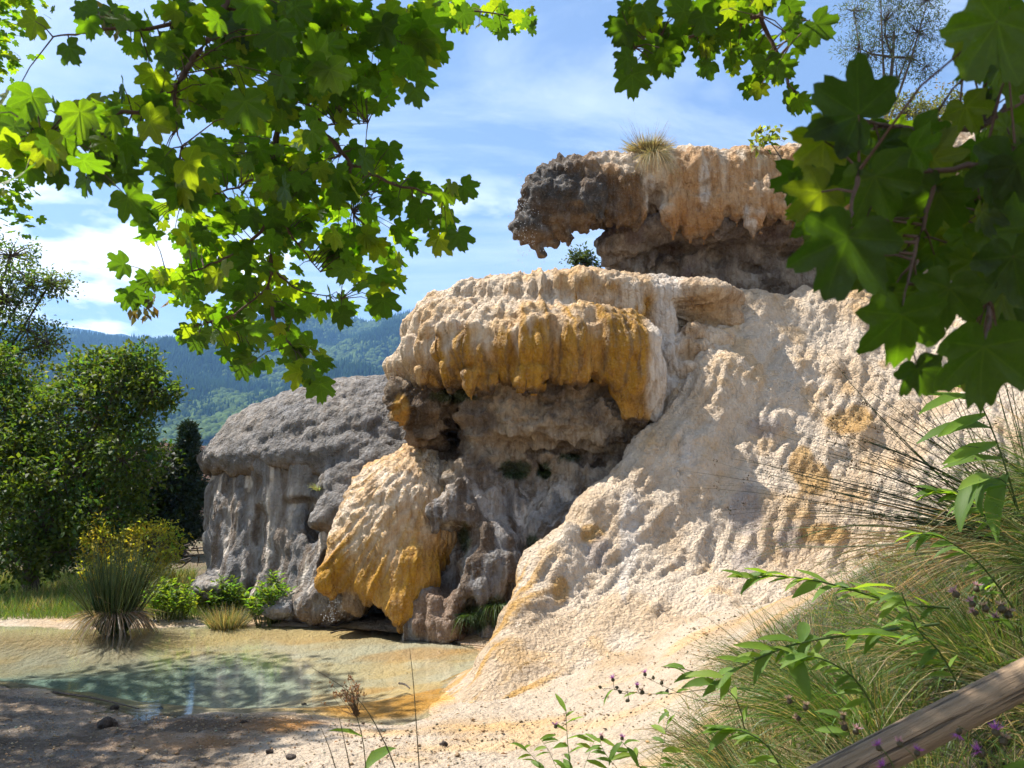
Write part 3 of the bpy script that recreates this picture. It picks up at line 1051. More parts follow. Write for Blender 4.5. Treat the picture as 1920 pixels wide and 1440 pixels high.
# ---------- bright slope on the right
def build_apron():
    V = Vol((-1.0, 6.4, -0.5), (8.6, 14.8, 5.9), 0.035)
    V.pad = .75
    fl_ = [
        ([(1395, 572, 12.5), (1340, 690, 11.4), (1250, 825, 10.6), (1140, 945, 9.9), (1035, 1045, 9.2), (980, 1150, 8.45), (945, 1230, 7.9), (915, 1295, 7.45)], [.5, .42, .42, .40, .30, .18, .10, .04]),
        ([(1420, 575, 12.7), (1385, 720, 11.5), (1280, 900, 10.4), (1150, 1060, 9.4), (1020, 1220, 8.4)], [.55, .5, .5, .45, .25]),
        ([(1510, 565, 12.8), (1460, 740, 11.6), (1370, 930, 10.4), (1240, 1100, 9.4), (1130, 1210, 8.7)], [.55, .55, .55, .5, .3]),
        ([(1600, 560, 12.8), (1560, 760, 11.5), (1470, 960, 10.2), (1370, 1120, 9.4), (1300, 1190, 9.0)], [.55, .6, .6, .5, .3]),
        ([(1700, 565, 12.7), (1660, 780, 11.3), (1590, 990, 10.0), (1500, 1150, 9.2)], [.55, .6, .6, .5]),
        ([(1820, 580, 12.5), (1770, 800, 11.1), (1700, 1000, 9.9), (1640, 1160, 9.2)], [.6, .6, .6, .5]),
        ([(1960, 600, 11.5), (1890, 830, 10.4), (1830, 1030, 9.6), (1780, 1180, 9.0)], [.6, .6, .6, .5]),
    ]
    for pts, rad in fl_:
        V.path([P(a, b, y + r * .75) + np.array([0, 0, -.62 * r]) for (a, b, y), r in zip(pts, rad)], rad, .34)
    rs = random.Random(4)
    # bulk behind so that nothing is hollow
    V.path([(5.2, 13.3, 2.6), (3.3, 11.6, 1.0), (1.6, 10.0, -0.2)], [1.5, 1.3, .9], .4)
    V.path([(7.5, 12.6, 2.6), (5.5, 11.2, 1.0), (4.0, 10.2, -0.2)], [1.6, 1.4, 1.0], .4)
    # ledges, knobs and small terraces
    for (px, py, Y, r) in [(1100, 955, 9.75, .12), (1060, 1000, 9.4, .14), (1280, 790, 11.0, .22), (1300, 745, 11.2, .2), (1265, 760, 11.3, .25), (1350, 640, 11.8, .2), (1500, 870, 10.75, .16),
                           (1560, 850, 10.8, .14), (1545, 920, 10.45, .14), (1440, 800, 11.1, .25), (1380, 860, 10.75, .2), (1560, 700, 11.8, .2), (1480, 690, 11.8, .18), (1430, 620, 12.3, .2), (1620, 820, 10.9, .2), (1360, 740, 11.4, .2)]:
        V.ell(P(px, py, Y + r * .6), (r * 1.1, r, r), .12)
    for _ in range(40):
        px, py = rs.uniform(1040, 1880), rs.uniform(580, 1130)
        k = fl_[0][0]
        r = rs.uniform(.06, .14)
        Y = 12.7 - (py - 570) / 600 * 3.4 - .0006 * (px - 1400) + (.25 if px < 1200 else 0)
        V.ell(P(px, py, Y + .12), (r, r, r * 1.3), .1)
    # thin aprons spreading out over the ground
    for (px, py, Y, rx, ry, rz) in [(985, 1255, 8.1, .35, .35, .10), (1060, 1228, 8.5, .45, .4, .12), (1150, 1205, 8.8, .5, .4, .14), (1250, 1185, 9.0, .55, .45, .16), (1360, 1170, 9.1, .6, .5, .18), (1480, 1160, 9.1, .6, .5, .2)]:
        c_ = P(px, py, Y + .1)
        c_[2] = gz_apron(c_[0], c_[1]) + .0
        V.ell(c_, (rx, ry, rz), .3)
    V.ground(ground_z, .48)
    V.below(-0.4, .05)
    v, q = V.skin()
    v = laplace(v, q, 1)
    n = vnormals(v, q)
    x, y = proj(v)
    # flow runs down and to the left
    u = v[:, 0] * .75 - v[:, 1] * .66
    s_ = v[:, 2] * 1.0 + v[:, 0] * .3 + v[:, 1] * .3
    wv = fbm(v * 1.7, 3, 2)
    pst = np.stack([u * 13 + wv * 2.0, s_ * 1.6, np.zeros(len(v))], 1)
    fl = fbm(pst, 4, 5)
    w1 = worley(np.stack([u * 7, s_ * 5, v[:, 1] * 2], 1) + .8 * wv[:, None], 3)[0]
    w2 = worley(v * np.array([15, 15, 11]), 13)[0]
    w3 = worley(np.stack([u * 3.2, s_ * 2.4, v[:, 1]], 1) + .6 * wv[:, None], 23)[0]
    w4 = worley(np.stack([u * 13 + 1.6 * wv, s_ * 3.2, v[:, 1] * 1.0], 1) + .7 * fbm(v * 4, 2, 61)[:, None], 33)[0]
    d = (fl - .5) * .15 + (.3 - w4 ** 2) * .04 + (.3 - w2 ** 2) * .04 + (fbm(v * 1.6, 3, 23) - .5) * .08
    foot = smoothstep(1240, 1130, y)
    d = d * (.3 + .7 * foot)
    v = v + n * d[:, None]
    c = np.zeros((len(v), 4))
    t = fbm(v * 1.2, 5, 6)
    c[:, :3] = mix3(np.array([.61, .465, .31]), np.array([.69, .575, .44]), smoothstep(.36, .56, t))
    c[:, :3] = mix3(c[:, :3], OCHRE * 1.2, smoothstep(.58, .74, fbm(v * 2.3, 5, 26)) * .38)
    c[:, :3] = mix3(c[:, :3], OCHRE * .9, around(v, [(1520, 900, 40, 35), (1600, 790, 50, 30), (1540, 1000, 60, 22), (1500, 870, 26, 30), (1110, 1000, 25, 20), (1050, 1110, 18, 30)], 1, .5, 3) * .75)
    gm = around(v, [(1430, 800, 32, 20), (1400, 960, 30, 50), (1400, 1050, 30, 30), (1120, 1040, 25, 35), (1480, 1010, 24, 26)], 1, .5, 8)
    c[:, :3] = mix3(c[:, :3], np.array([.34, .30, .29]), gm * .6)
    wh = around(v, [(1180, 1000, 18, 90), (1170, 1080, 10, 60), (1290, 850, 18, 26)], 1, .4, 13)
    c[:, :3] = mix3(c[:, :3], np.array([.72, .66, .59]), wh * .6)
    og = smoothstep(.5, .62, fl) * smoothstep(1010, 1100, y) * smoothstep(1100, 980, x)
    c[:, :3] = mix3(c[:, :3], OCHRE * 1.1, og * .8)
    c[:, 3] = .12 + .5 * smoothstep(.5, .62, fbm(v * 2.2, 4, 44)) + .5 * smoothstep(1020, 950, x)
    o = mesh_obj('travertine_slope', v, q, MAT_POP, None, True, c)
    tag(o, 'sunlit cream knobbly travertine slope flowing down beside the grotto to the pool', 'rock')
    return o


build_mound()
build_dome()
build_ledge()

# ------------------------------------------------------------------ ground, pool, hills
POOL = np.array([(-14, 12.3), (-9, 12.1), (-7.6, 11.9), (-5.5, 11.6), (-3.9, 12.0), (-2.6, 11.9), (-1.6, 11.2), (-0.6, 10.4), (-0.25, 9.6), (-0.35, 8.4), (-0.4, 7.4), (-0.9, 6.75), (-1.5, 6.95), (-2.2, 6.95), (-2.7, 7.0),
                 (-3.3, 7.15), (-4.2, 7.7), (-5.2, 8.3), (-7, 9.0), (-10, 9.4), (-14, 9.6)])


def poly_sd(x, y, poly):
    """signed distance to a polygon, negative inside"""
    d = np.full(x.shape, 1e9)
    ins = np.zeros(x.shape, bool)
    n = len(poly)
    for i in range(n):
        ax, ay = poly[i]
        bx, by = poly[(i + 1) % n]
        ex, ey = bx - ax, by - ay
        t = np.clip(((x - ax) * ex + (y - ay) * ey) / (ex * ex + ey * ey), 0, 1)
        d = np.minimum(d, (x - ax - t * ex) ** 2 + (y - ay - t * ey) ** 2)
        c = ((ay > y) != (by > y)) & (x < (bx - ax) * (y - ay) / (by - ay + 1e-12) + ax)
        ins ^= c
    d = np.sqrt(d)
    return np.where(ins, -d, d)


def ground_z(x, y):
    x = np.asarray(x, float)
    y = np.asarray(y, float)
    shp = x.shape
    p = np.stack([x.ravel(), y.ravel(), np.zeros(x.size)], 1)
    n1 = (fbm(p * .9, 4, 3) - .5).reshape(shp)
    n2 = (fbm(p * 4.0, 4, 9) - .5).reshape(shp)
    sd = poly_sd(x, y, POOL) + n1 * .5
    deep = np.exp(-(((x + 3.6) / 2.0) ** 2 + ((y - 8.6) / 1.2) ** 2))
    deep = np.maximum(deep, np.exp(-(((x + 7.5) / 4) ** 2 + ((y - 10.0) / 1.2) ** 2)) * .8)
    inside = -(.012 + .05 * smoothstep(0, 1.2, -sd) + .34 * deep * smoothstep(0, 1.0, -sd))
    outside = .035 * smoothstep(0, .5, sd) + .02 * np.minimum(np.maximum(sd, 0), 6)
    z = np.where(sd < 0, inside, outside) + n2 * .02 + n1 * .05 * smoothstep(0.2, 1.5, sd)
    # sandy apron rising to the right
    t = np.maximum(x + .35 + (y - 7.3) * .12, 0)
    z = z + smoothstep(0, 3.0, t) * .55 * smoothstep(12, 8, y) + .0 * t
    # the ground climbs a little to meet the foot of the pale slope
    hump = np.zeros(shp)
    for (ax, ay, bx_, by_, hh) in ((-.32, 7.4, .22, 8.3, .04), (.22, 8.3, 1.0, 8.9, .08), (1.0, 8.9, 2.1, 9.2, .12), (2.1, 9.2, 4.5, 9.4, .15)):
        ex, ey = bx_ - ax, by_ - ay
        tt = np.clip(((x - ax) * ex + (y - ay) * ey) / (ex * ex + ey * ey), 0, 1)
        dd = np.hypot(x - ax - tt * ex, y - ay - tt * ey)
        hump = np.maximum(hump, hh * np.exp(-(dd / .5) ** 2))
    z = z + hump
    # steep grassy bank next to the path
    e = x - (.55 + .10 * (y - 2.0))
    bank = np.clip(e, 0, 4) * .50 * smoothstep(9.5, 4.5, y) * smoothstep(-1.5, .5, y)
    z = z + np.where(e > 0, bank, 0) * smoothstep(0, .5, e)
    # near shore rises gently under the path
    z = z + .10 * smoothstep(5.2, 2.5, y)
    # hillside behind and right of the ledges
    z = z + 9.6 * smoothstep(3.5, 8.5, x - .12 * (y - 14)) * smoothstep(13.9, 15.9, y) * smoothstep(120, 60, y)
    # meadow behind the pool
    z = z + .35 * smoothstep(13, 24, y) + 0.9 * smoothstep(22, 60, y)
    return z


def grid_mesh(x0, x1, y0, y1, h, hole=None):
    nx = int((x1 - x0) / h) + 1
    ny = int((y1 - y0) / h) + 1
    xs = np.linspace(x0, x1, nx)
    ys = np.linspace(y0, y1, ny)
    X, Y = np.meshgrid(xs, ys, indexing='ij')
    return xs, ys, X, Y


def quads_of(nx, ny):
    i = np.arange(nx * ny).reshape(nx, ny)
    return np.stack([i[:-1, :-1], i[1:, :-1], i[1:, 1:], i[:-1, 1:]], -1).reshape(-1, 4)


def nonuni(parts):
    a = [np.linspace(p, q, int(round((q - p) / s)) + 1)[:-1] for p, q, s in parts]
    return np.concatenate(a + [[parts[-1][1]]])


def build_ground():
    xs = nonuni([(-4000, -300, 370), (-300, -40, 40), (-40, -12, 2), (-12, -5.5, .12), (-5.5, 3.4, .04), (3.4, 7, .12), (7, 14, 1), (14, 40, 5), (40, 300, 40), (300, 4000, 370)])
    ys = nonuni([(-60, -8, 6), (-8, 1, .5), (1, 4, .06), (4, 12.5, .045), (12.5, 16, .12), (16, 40, 1), (40, 300, 20), (300, 900, 100), (900, 4500, 600)])
    X, Y = np.meshgrid(xs, ys, indexing='ij')
    Z = ground_z(X, Y)
    v = np.stack([X.ravel(), Y.ravel(), Z.ravel()], 1)
    near = (np.abs(v[:, 0]) < 13) & (v[:, 1] < 16) & (v[:, 1] > 1)
    sd = poly_sd(X, Y, POOL).ravel()
    pn = v[near] * np.array([1, 1, 0])
    w = worley(pn * np.array([14, 14, 1]), 3)[0]
    w2 = worley(pn * np.array([30, 30, 1]), 5)[0]
    patch = smoothstep(.45, .62, fbm(pn * 1.1, 4, 31))
    cr_ = smoothstep(-1.0, -2.6, pn[:, 0])
    v[near, 2] += ((.45 - w) * (.02 + .02 * cr_) + (.4 - w2) * .012) * np.maximum(patch, cr_ * .8) * smoothstep(-.1, .3, sd[near])
    q = quads_of(len(xs), len(ys))
    # colour of the deposits and of the meadow soil
    c = np.zeros((len(v), 4))
    p2 = v * np.array([1, 1, 0])
    t = fbm(p2 * .9, 5, 6)
    t2 = fbm(p2 * np.array([1.2, 3.0, 0]), 5, 16)
    c[:, :3] = mix3(CREAM * .72, PALE * .70, smoothstep(.35, .55, t))
    c[:, :3] = mix3(c[:, :3], OCHRE * 1.3, smoothstep(.54, .72, t2) * .35)

    def blob(cx, cy, rx, ry, s, a=.5):
        d = np.sqrt(((v[:, 0] - cx) / rx) ** 2 + ((v[:, 1] - cy) / ry) ** 2) + (fbm(p2 * 1.8, 4, s) - .5) * 2 * a
        return 1 - smoothstep(.6, 1.1, d)
    org = np.maximum.reduce([blob(-1.25, 7.4, .95, .55, 3), blob(-1.9, 6.6, .8, .3, 5, .7), blob(-.9, 7.9, .8, .15, 7), blob(-2.4, 6.0, .7, .25, 9), .8 * blob(-2.8, 11.4, 1.6, .4, 13), .6 * blob(-1.2, 10.0, 1.0, .35, 14), .5 * blob(-5.5, 11.2, 2.2, .3, 15), .6 * blob(-1.7, 8.6, .8, .2, 17)])
    c[:, :3] = mix3(c[:, :3], np.array([.50, .22, .03]), org * .95)
    # darkening teal of the deep water, painted into the bed colour
    wob = 1.6 * (fbm(p2 * .9, 4, 88) - .5)
    deep_tint = np.exp(-(np.abs((v[:, 0] + 5.2 + wob) / 3.0) ** 3 + ((v[:, 1] - 8.9 + wob * .6) / 1.25) ** 2)) * smoothstep(.1, -.6, sd)
    c[:, :3] = mix3(c[:, :3], np.array([.20, .285, .25]), np.clip(deep_tint * 1.05, 0, 1))
    far_shallow = smoothstep(10.5, 11.6, v[:, 1]) * smoothstep(.1, -.2, sd)
    c[:, :3] = mix3(c[:, :3], np.array([.60, .44, .23]), far_shallow * .75)
    # wet crust on the near left shore, tree shade painted into its dark colour
    crust = smoothstep(-1.0, -2.6, v[:, 0] + 2.2 * (t - .5)) * smoothstep(-.2, .2, sd) * smoothstep(9.6, 8.6, v[:, 1])
    cc = mix3(np.array([.075, .055, .036]), np.array([.24, .175, .115]), smoothstep(.45, .62, t2))
    c[:, :3] = mix3(c[:, :3], cc, crust * .9)
    # the shallow right part of the pool bed is paler
    c[:, :3] *= (1 + .4 * smoothstep(.02, -.12, sd) * smoothstep(-4.6, -2.4, v[:, 0]))[:, None]
    # meadow and bank soil
    soil = np.maximum(smoothstep(12.3, 13.2, v[:, 1] + .8 * (t - .5)) * smoothstep(-1.9, -2.6, v[:, 0]), smoothstep(15, 17, v[:, 1]))
    sc = mix3(np.array([.10, .095, .04]), np.array([.17, .13, .07]), smoothstep(.4, .6, t2))
    c[:, :3] = mix3(c[:, :3], sc, soil)
    e = v[:, 0] - (.75 + .10 * (v[:, 1] - 2.0)) + .5 * (t - .5)
    bk = smoothstep(.1, .5, e) * smoothstep(6.2, 5.2, v[:, 1])
    c[:, :3] = mix3(c[:, :3], np.array([.06, .048, .028]), bk)
    c[:, :3] = mix3(c[:, :3], np.array([.25, .2, .14]), smoothstep(2.6, 1.5, v[:, 1]))
    wetn = fbm(p2 * 3.5, 4, 51)
    c[:, 3] = np.clip(crust * smoothstep(.42, .58, wetn) * 1.0 + smoothstep(.5, 0, sd) * .7 * (v[:, 1] < 12), 0, 1)
    o = mesh_obj('ground', v, q, MAT_GROUND, None, True, c)
    tag(o, kind='structure')


def ground_material():
    g = NT('mineral_ground')
    o = g.obj()
    a = g.attr('Col')
    n1 = g.noise(o, 3.0, 6, .6)
    n2 = g.noise(o, 22.0, 6, .68)
    vo = g.voro(o, 34.0)
    n3 = g.noise(o, 90.0, 3, .6)
    pit = g.voro(g.mapv(o, (1, 1, 1)), 11.0)
    c = a.outputs['Color']
    c = g.mix(g.ramp(n1, .35, .7, 0, .45), c, g.mix(1.0, c, (.66, .55, .43), 'MULTIPLY'))
    c = g.mix(g.ramp(n2, .40, .28, 0, .55), c, g.mix(1.0, c, (.35, .28, .2), 'MULTIPLY'))
    c = g.mix(g.ramp(n2, .58, .75, 0, .35), c, (.62, .58, .52))
    h = g.math('ADD', g.math('MULTIPLY', n2, .8), g.math('MULTIPLY', vo, .4))
    h = g.math('ADD', h, g.math('MULTIPLY', n3, .25))
    h = g.math('ADD', h, g.math('MULTIPLY', pit, -.8))
    c = g.mix(g.ramp(n3, .58, .68, 0, .5), c, g.mix(1.0, c, (.4, .33, .25), 'MULTIPLY'))
    b = g.bump(h, 1.0, .05)
    wet = a.outputs['Alpha']
    rough = g.ramp(g.math('MULTIPLY', wet, g.ramp(n2, .35, .6, .5, 1.0)), 0, 1, .95, .16)
    p = g.principled(Base_Color=c, Roughness=rough, Normal=b)
    p.inputs['Specular IOR Level'].default_value = .4
    return g.finish(p.outputs[0])


def water_material():
    g = NT('spring_water')
    o = g.obj()
    n = g.noise(g.mapv(o, (1.0, 2.6, 1)), 5.0, 3, .5, .3)
    n2 = g.noise(g.mapv(o, (1.0, 2.2, 1)), 26.0, 2, .5)
    h = g.math('ADD', n, g.math('MULTIPLY', n2, .25))
    b = g.bump(h, .05, .02)
    fr = g.node('ShaderNodeFresnel', {'IOR': 1.33, 'Normal': b})
    gl = g.node('ShaderNodeBsdfGlossy', {'Color': (1, 1, 1), 'Roughness': .03, 'Normal': b})
    tr = g.node('ShaderNodeBsdfTransparent', {'Color': (.90, .96, .92)})
    milky = g.node('ShaderNodeBsdfDiffuse', {'Color': (.36, .46, .42)})
    body = g.node('ShaderNodeMixShader', {0: .008, 1: tr.outputs[0], 2: milky.outputs[0]})
    mx = g.node('ShaderNodeMixShader', {0: fr.outputs[0], 1: body.outputs[0], 2: gl.outputs[0]})
    return g.finish(mx.outputs[0])


MAT_GROUND = ground_material()
build_ground()
wv_ = [(x, y) for x, y in POOL]
xs = np.linspace(-14, .6, 60)
ys = np.linspace(6.2, 12.8, 30)
X, Y = np.meshgrid(xs, ys, indexing='ij')
water = mesh_obj('pool_water', np.stack([X.ravel(), Y.ravel(), np.zeros(X.size)], 1), quads_of(60, 30), water_material())
tag(water, kind='structure')


def gz_apron(x, y):
    return float(ground_z(np.array([x]), np.array([y]))[0])


build_apron()

# ------------------------------------------------------------------ hills, far forest
def hill_material(name, a, b):
    g = NT(name)
    o = g.obj()
    n = g.noise(o, .02, 6, .6)
    n2 = g.noise(o, .15, 5, .7)
    c = g.mix(g.ramp(n, .4, .6), a, b)
    c = g.mix(g.ramp(n2, .35, .65, 0, .6), c, (.012, .022, .01))
    p = g.principled(Base_Color=c, Roughness=1.0, Normal=g.bump(n2, 1.0, 6.0))
    p.inputs['Specular IOR Level'].default_value = 0
    return g.finish(p.outputs[0])


def ridge_fn(pts, Y):
    w = np.array([P(a, b, Y) for a, b in pts])
    return lambda x: np.interp(x, w[:, 0], w[:, 2])


RB = ridge_fn([(-900, 700), (-300, 660), (0, 628), (110, 625), (180, 634), (250, 640), (330, 640), (420, 628), (500, 605), (555, 575), (600, 572), (640, 588), (692, 611), (725, 602), (785, 588), (860, 600), (1000, 640), (1400, 700), (2200, 720), (3000, 760)], 1500)
RA = ridge_fn([(-900, 640), (-200, 606), (60, 604), (110, 612), (140, 613), (175, 619), (205, 626), (230, 624), (258, 634), (320, 660), (700, 700), (2500, 740)], 3200)


def hill_z(x, y, R, y0, y1):
    shp = np.shape(x)
    p = np.stack([np.ravel(x), np.ravel(y), np.zeros(np.size(x))], 1)
    t = np.clip((y - y0) / (y1 - y0), 0, 1.3)
    s = np.where(t <= 1, t ** 1.15, 1 - (t - 1) * 1.2)
    gul = (fbm(p / 160.0, 4, 5) - .5).reshape(shp) * 110 * np.clip(t, 0, 1) * np.clip(1.0 - t, 0, 1) * 3
    sml = (fbm(p / 25.0, 3, 8) - .5).reshape(shp) * 9 * np.clip(t, 0, 1)
    return R(x) * s + gul + sml - 1.0 * (t <= 0)


def build_hills():
    for nm, R, y0, y1, xr, lab in (('forested_hill', RB, 420, 1500, (-1900, 1900), 0), ('far_hill', RA, 1900, 3200, (-2900, 2900), 1)):
        xs = np.linspace(xr[0], xr[1], 320)
        ys = np.linspace(y0, y1 + (y1 - y0) * .22, 110)
        X, Y = np.meshgrid(xs, ys, indexing='ij')
        Z = hill_z(X, Y, R, y0, y1)
        o = mesh_obj(nm, np.stack([X.ravel(), Y.ravel(), Z.ravel()], 1), quads_of(320, 110), hill_material(nm, (.018, .032, .012), (.045, .062, .022)))
        tag(o, kind='structure')
    # conifers and paler broadleaf wood on the near hill
    rs = np.random.default_rng(5)
    n = 36000
    px = rs.uniform(-60, 860, n)
    Yt = 420 + (1500 - 420) * rs.uniform(.12, 1.02, n) ** .8
    x = (px - 960) / F_PX * Yt
    z = hill_z(x, Yt, RB, 420, 1500)
    pxx, pyy = proj(np.stack([x, Yt, z], 1))
    keep = (pyy < 860) & (pxx > -60) & (pxx < 830)
    x, Yt, z, pyy, pxx = x[keep], Yt[keep], z[keep], pyy[keep], pxx[keep]
    m = len(x)
    pat = fbm(np.stack([x, Yt, x * 0], 1) / 90.0, 4, 3)
    broad = (pat + .12 * (pyy > 735) + rs.normal(0, .05, m)) > .56
    H = np.where(broad, rs.uniform(5, 9, m), rs.uniform(8, 15, m))
    Rr = np.where(broad, rs.uniform(3, 5, m), rs.uniform(1.7, 2.7, m))
    K = 5
    ang = np.arange(K) * 2 * np.pi / K
    rot = rs.uniform(0, 6.28, m)
    low = np.where(broad, .45, .08)
    ring = np.stack([x[:, None] + Rr[:, None] * np.cos(ang + rot[:, None]), Yt[:, None] + Rr[:, None] * np.sin(ang + rot[:, None]), (z + H * low)[:, None] + 0 * ang], -1)
    tipv = np.stack([x, Yt, z + H], -1)[:, None]
    ring2 = ring.copy()
    top = np.where(broad, .8, .5)
    c0 = np.stack([x, Yt], -1)[:, None]
    ring2[..., :2] = c0 + (ring[..., :2] - c0) * np.where(broad, .8, .55)[:, None, None]
    ring2[..., 2] = (z + H * top)[:, None]
    v = np.concatenate([ring, ring2, tipv], 1).reshape(-1, 3)
    b = (np.arange(m) * (2 * K + 1))[:, None]
    f = []
    for i in range(K):
        j = (i + 1) % K
        f += [np.concatenate([b + i, b + j, b + K + j], 1), np.concatenate([b + i, b + K + j, b + K + i], 1), np.concatenate([b + K + i, b + K + j, b + 2 * K], 1)]
    f = np.concatenate(f)
    t = rs.uniform(.6, 1.35, m)
    cc = np.where(broad[:, None], np.array([.065, .095, .025]), np.array([.012, .026, .010])) * t[:, None]
    col = np.repeat(cc, 2 * K + 1, axis=0)
    g = NT('far_foliage')
    a = g.attr('Col')
    p = g.principled(Base_Color=a.outputs['Color'], Roughness=1.0)
    p.inputs['Specular IOR Level'].default_value = 0
    o = mesh_obj('hillside_forest', v, f, g.finish(p.outputs[0]), None, False, col)
    tag(o, 'dark conifer forest covering the hazy hillside across the valley', 'forest', kind='stuff')


def build_embankment():
    xs = np.linspace(-40, 8, 120)
    ys = np.linspace(34, 60, 40)
    X, Y = np.meshgrid(xs, ys, indexing='ij')
    p = np.stack([X.ravel(), Y.ravel(), 0 * X.ravel()], 1)
    nz = (fbm(p * .4, 4, 2) - .5).reshape(X.shape)
    Z = ground_z(X, Y) - .2 + 4.0 * smoothstep(36, 41, Y + 2 * nz) * smoothstep(60, 52, Y) + nz * .5
    g = NT('red_soil')
    o_ = g.obj()
    n = g.noise(o_, 2.0, 6, .7)
    c = g.mix(g.ramp(n, .35, .65), (.05, .03, .02), (.11, .06, .04))
    pr = g.principled(Base_Color=c, Roughness=1.0, Normal=g.bump(n, 1.0, .3))
    o = mesh_obj('embankment_terrain', np.stack([X.ravel(), Y.ravel(), Z.ravel()], 1), quads_of(120, 40), g.finish(pr.outputs[0]))
    tag(o, kind='structure')


build_hills()
build_embankment()

# the air of the valley
hz_lo, hz_hi = np.array([-4300, -130, -2.2]), np.array([4300, 4700, 640])
hb = [(hz_lo[0], hz_lo[1], hz_lo[2]), (hz_hi[0], hz_lo[1], hz_lo[2]), (hz_hi[0], hz_hi[1], hz_lo[2]), (hz_lo[0], hz_hi[1], hz_lo[2]),
      (hz_lo[0], hz_lo[1], hz_hi[2]), (hz_hi[0], hz_lo[1], hz_hi[2]), (hz_hi[0], hz_hi[1], hz_hi[2]), (hz_lo[0], hz_hi[1], hz_hi[2])]
gz = NT('valley_air')
vol = gz.node('ShaderNodeVolumePrincipled', {'Color': (.26, .54, 1.0), 'Density': .00026, 'Anisotropy': .1})
gz.t.links.new(vol.outputs[0], gz.out.inputs['Volume'])
haze = mesh_obj('haze', hb, [(0, 3, 2, 1), (4, 5, 6, 7), (0, 1, 5, 4), (1, 2, 6, 5), (2, 3, 7, 6), (3, 0, 4, 7)], gz.m, smooth=False)
tag(haze, kind='stuff')

# ------------------------------------------------------------------ plant tools
def unit(a):
    a = np.asarray(a, float)
    return a / (np.linalg.norm(a, axis=-1, keepdims=True) + 1e-9)


def leaf_material(name, trans=.45, rough=.5, tint=(1.25, 1.35, .55), vein=False, spec=.4, var=0.25):
    g = NT(name)
    a = g.attr('Col')
    c = a.outputs['Color']
    oi = g.node('ShaderNodeObjectInfo')
    if vein:
        uvn = g.node('ShaderNodeTexCoord').outputs['UV']
        sp = g.node('ShaderNodeSeparateXYZ')
        g.t.links.new(uvn, sp.inputs[0])
        x, y = sp.outputs[0], sp.outputs[1]
        ln = None
        for deg in (0, 50, -50, 102, -102):
            s, k = math.sin(math.radians(deg)), math.cos(math.radians(deg))
            d = g.math('ABSOLUTE', g.math('SUBTRACT', g.math('MULTIPLY', x, k), g.math('MULTIPLY', y, s)))
            al = g.math('ADD', g.math('MULTIPLY', x, s), g.math('MULTIPLY', y, k))
            wd = g.ramp(al, 0, 1, .018, .004)
            m = g.math('MULTIPLY', g.math('LESS_THAN', d, wd), g.math('GREATER_THAN', al, 0.0))
            ln = m if ln is None else g.math('MAXIMUM', ln, m)
        blot = g.noise(uvn, 5.0, 4, .6)
        v2 = g.node('ShaderNodeTexVoronoi', {'Scale': 7.0}, feature='DISTANCE_TO_EDGE')
        g.t.links.new(uvn, v2.inputs['Vector'])
        net = g.math('MULTIPLY', g.math('LESS_THAN', v2.outputs[0], .03), .25)
        ln = g.math('MAXIMUM', g.math('MULTIPLY', ln, .6), net)
        rnd = oi.outputs['Random']
        c = g.mix(g.ramp(rnd, .4, 1, 0, .25), c, g.mix(1.0, c, (1.4, 1.2, .7), 'MULTIPLY'))
        c = g.mix(g.ramp(blot, .45, .75, 0, .35), c, g.mix(1.0, c, (.65, .7, .6), 'MULTIPLY'))
        c = g.mix(g.ramp(blot, .72, .80, 0, .45), c, (.16, .10, .02))
        c = g.mix(g.math('MULTIPLY', ln, .55), c, g.mix(1.0, c, (2.2, 2.0, 1.8), 'MULTIPLY'))
        nrm = g.bump(g.math('ADD', g.math('MULTIPLY', ln, -1.0), blot), .35, .01)
    else:
        nz = g.noise(g.obj(), 3.0, 3)
        c = g.mix(g.ramp(nz, .3, .7, 0, var), c, g.mix(1.0, c, (.6, .65, .5), 'MULTIPLY'))
        nrm = None
    p = g.principled(Base_Color=c, Roughness=rough)
    p.inputs['Specular IOR Level'].default_value = spec
    if nrm is not None:
        g.t.links.new(nrm, p.inputs['Normal'])
    tc_ = g.mix(1.0, c, tint, 'MULTIPLY')
    t = g.node('ShaderNodeBsdfTranslucent', {'Color': tc_})
    mx = g.node('ShaderNodeMixShader', {0: trans, 1: p.outputs[0], 2: t.outputs[0]})
    return g.finish(mx.outputs[0])


def bark_material(name, a, b):
    g = NT(name)
    o = g.mapv(g.obj(), (14, 14, 3))
    n = g.noise(o, 1.5, 6, .65)
    c = g.mix(g.ramp(n, .35, .65), a, b)
    p = g.principled(Base_Color=c, Roughness=.9, Normal=g.bump(n, .8, .02))
    return g.finish(p.outputs[0])


MAT_MAPLE = leaf_material('maple_leaf', .62, .42, (6.2, 5.8, 1.0), True)
MAT_LEAF = leaf_material('tree_leaf', .45, .55, (2.6, 2.5, .8), spec=.25)
MAT_BLADE = leaf_material('blade', .35, .5, (1.7, 1.7, .8), var=.15)
MAT_NEEDLE = leaf_material('needle', .12, .6)
MAT_BARK = bark_material('bark', (.045, .032, .022), (.12, .09, .065))
MAT_TWIG = bark_material('twig_bark', (.05, .028, .018), (.13, .075, .05))


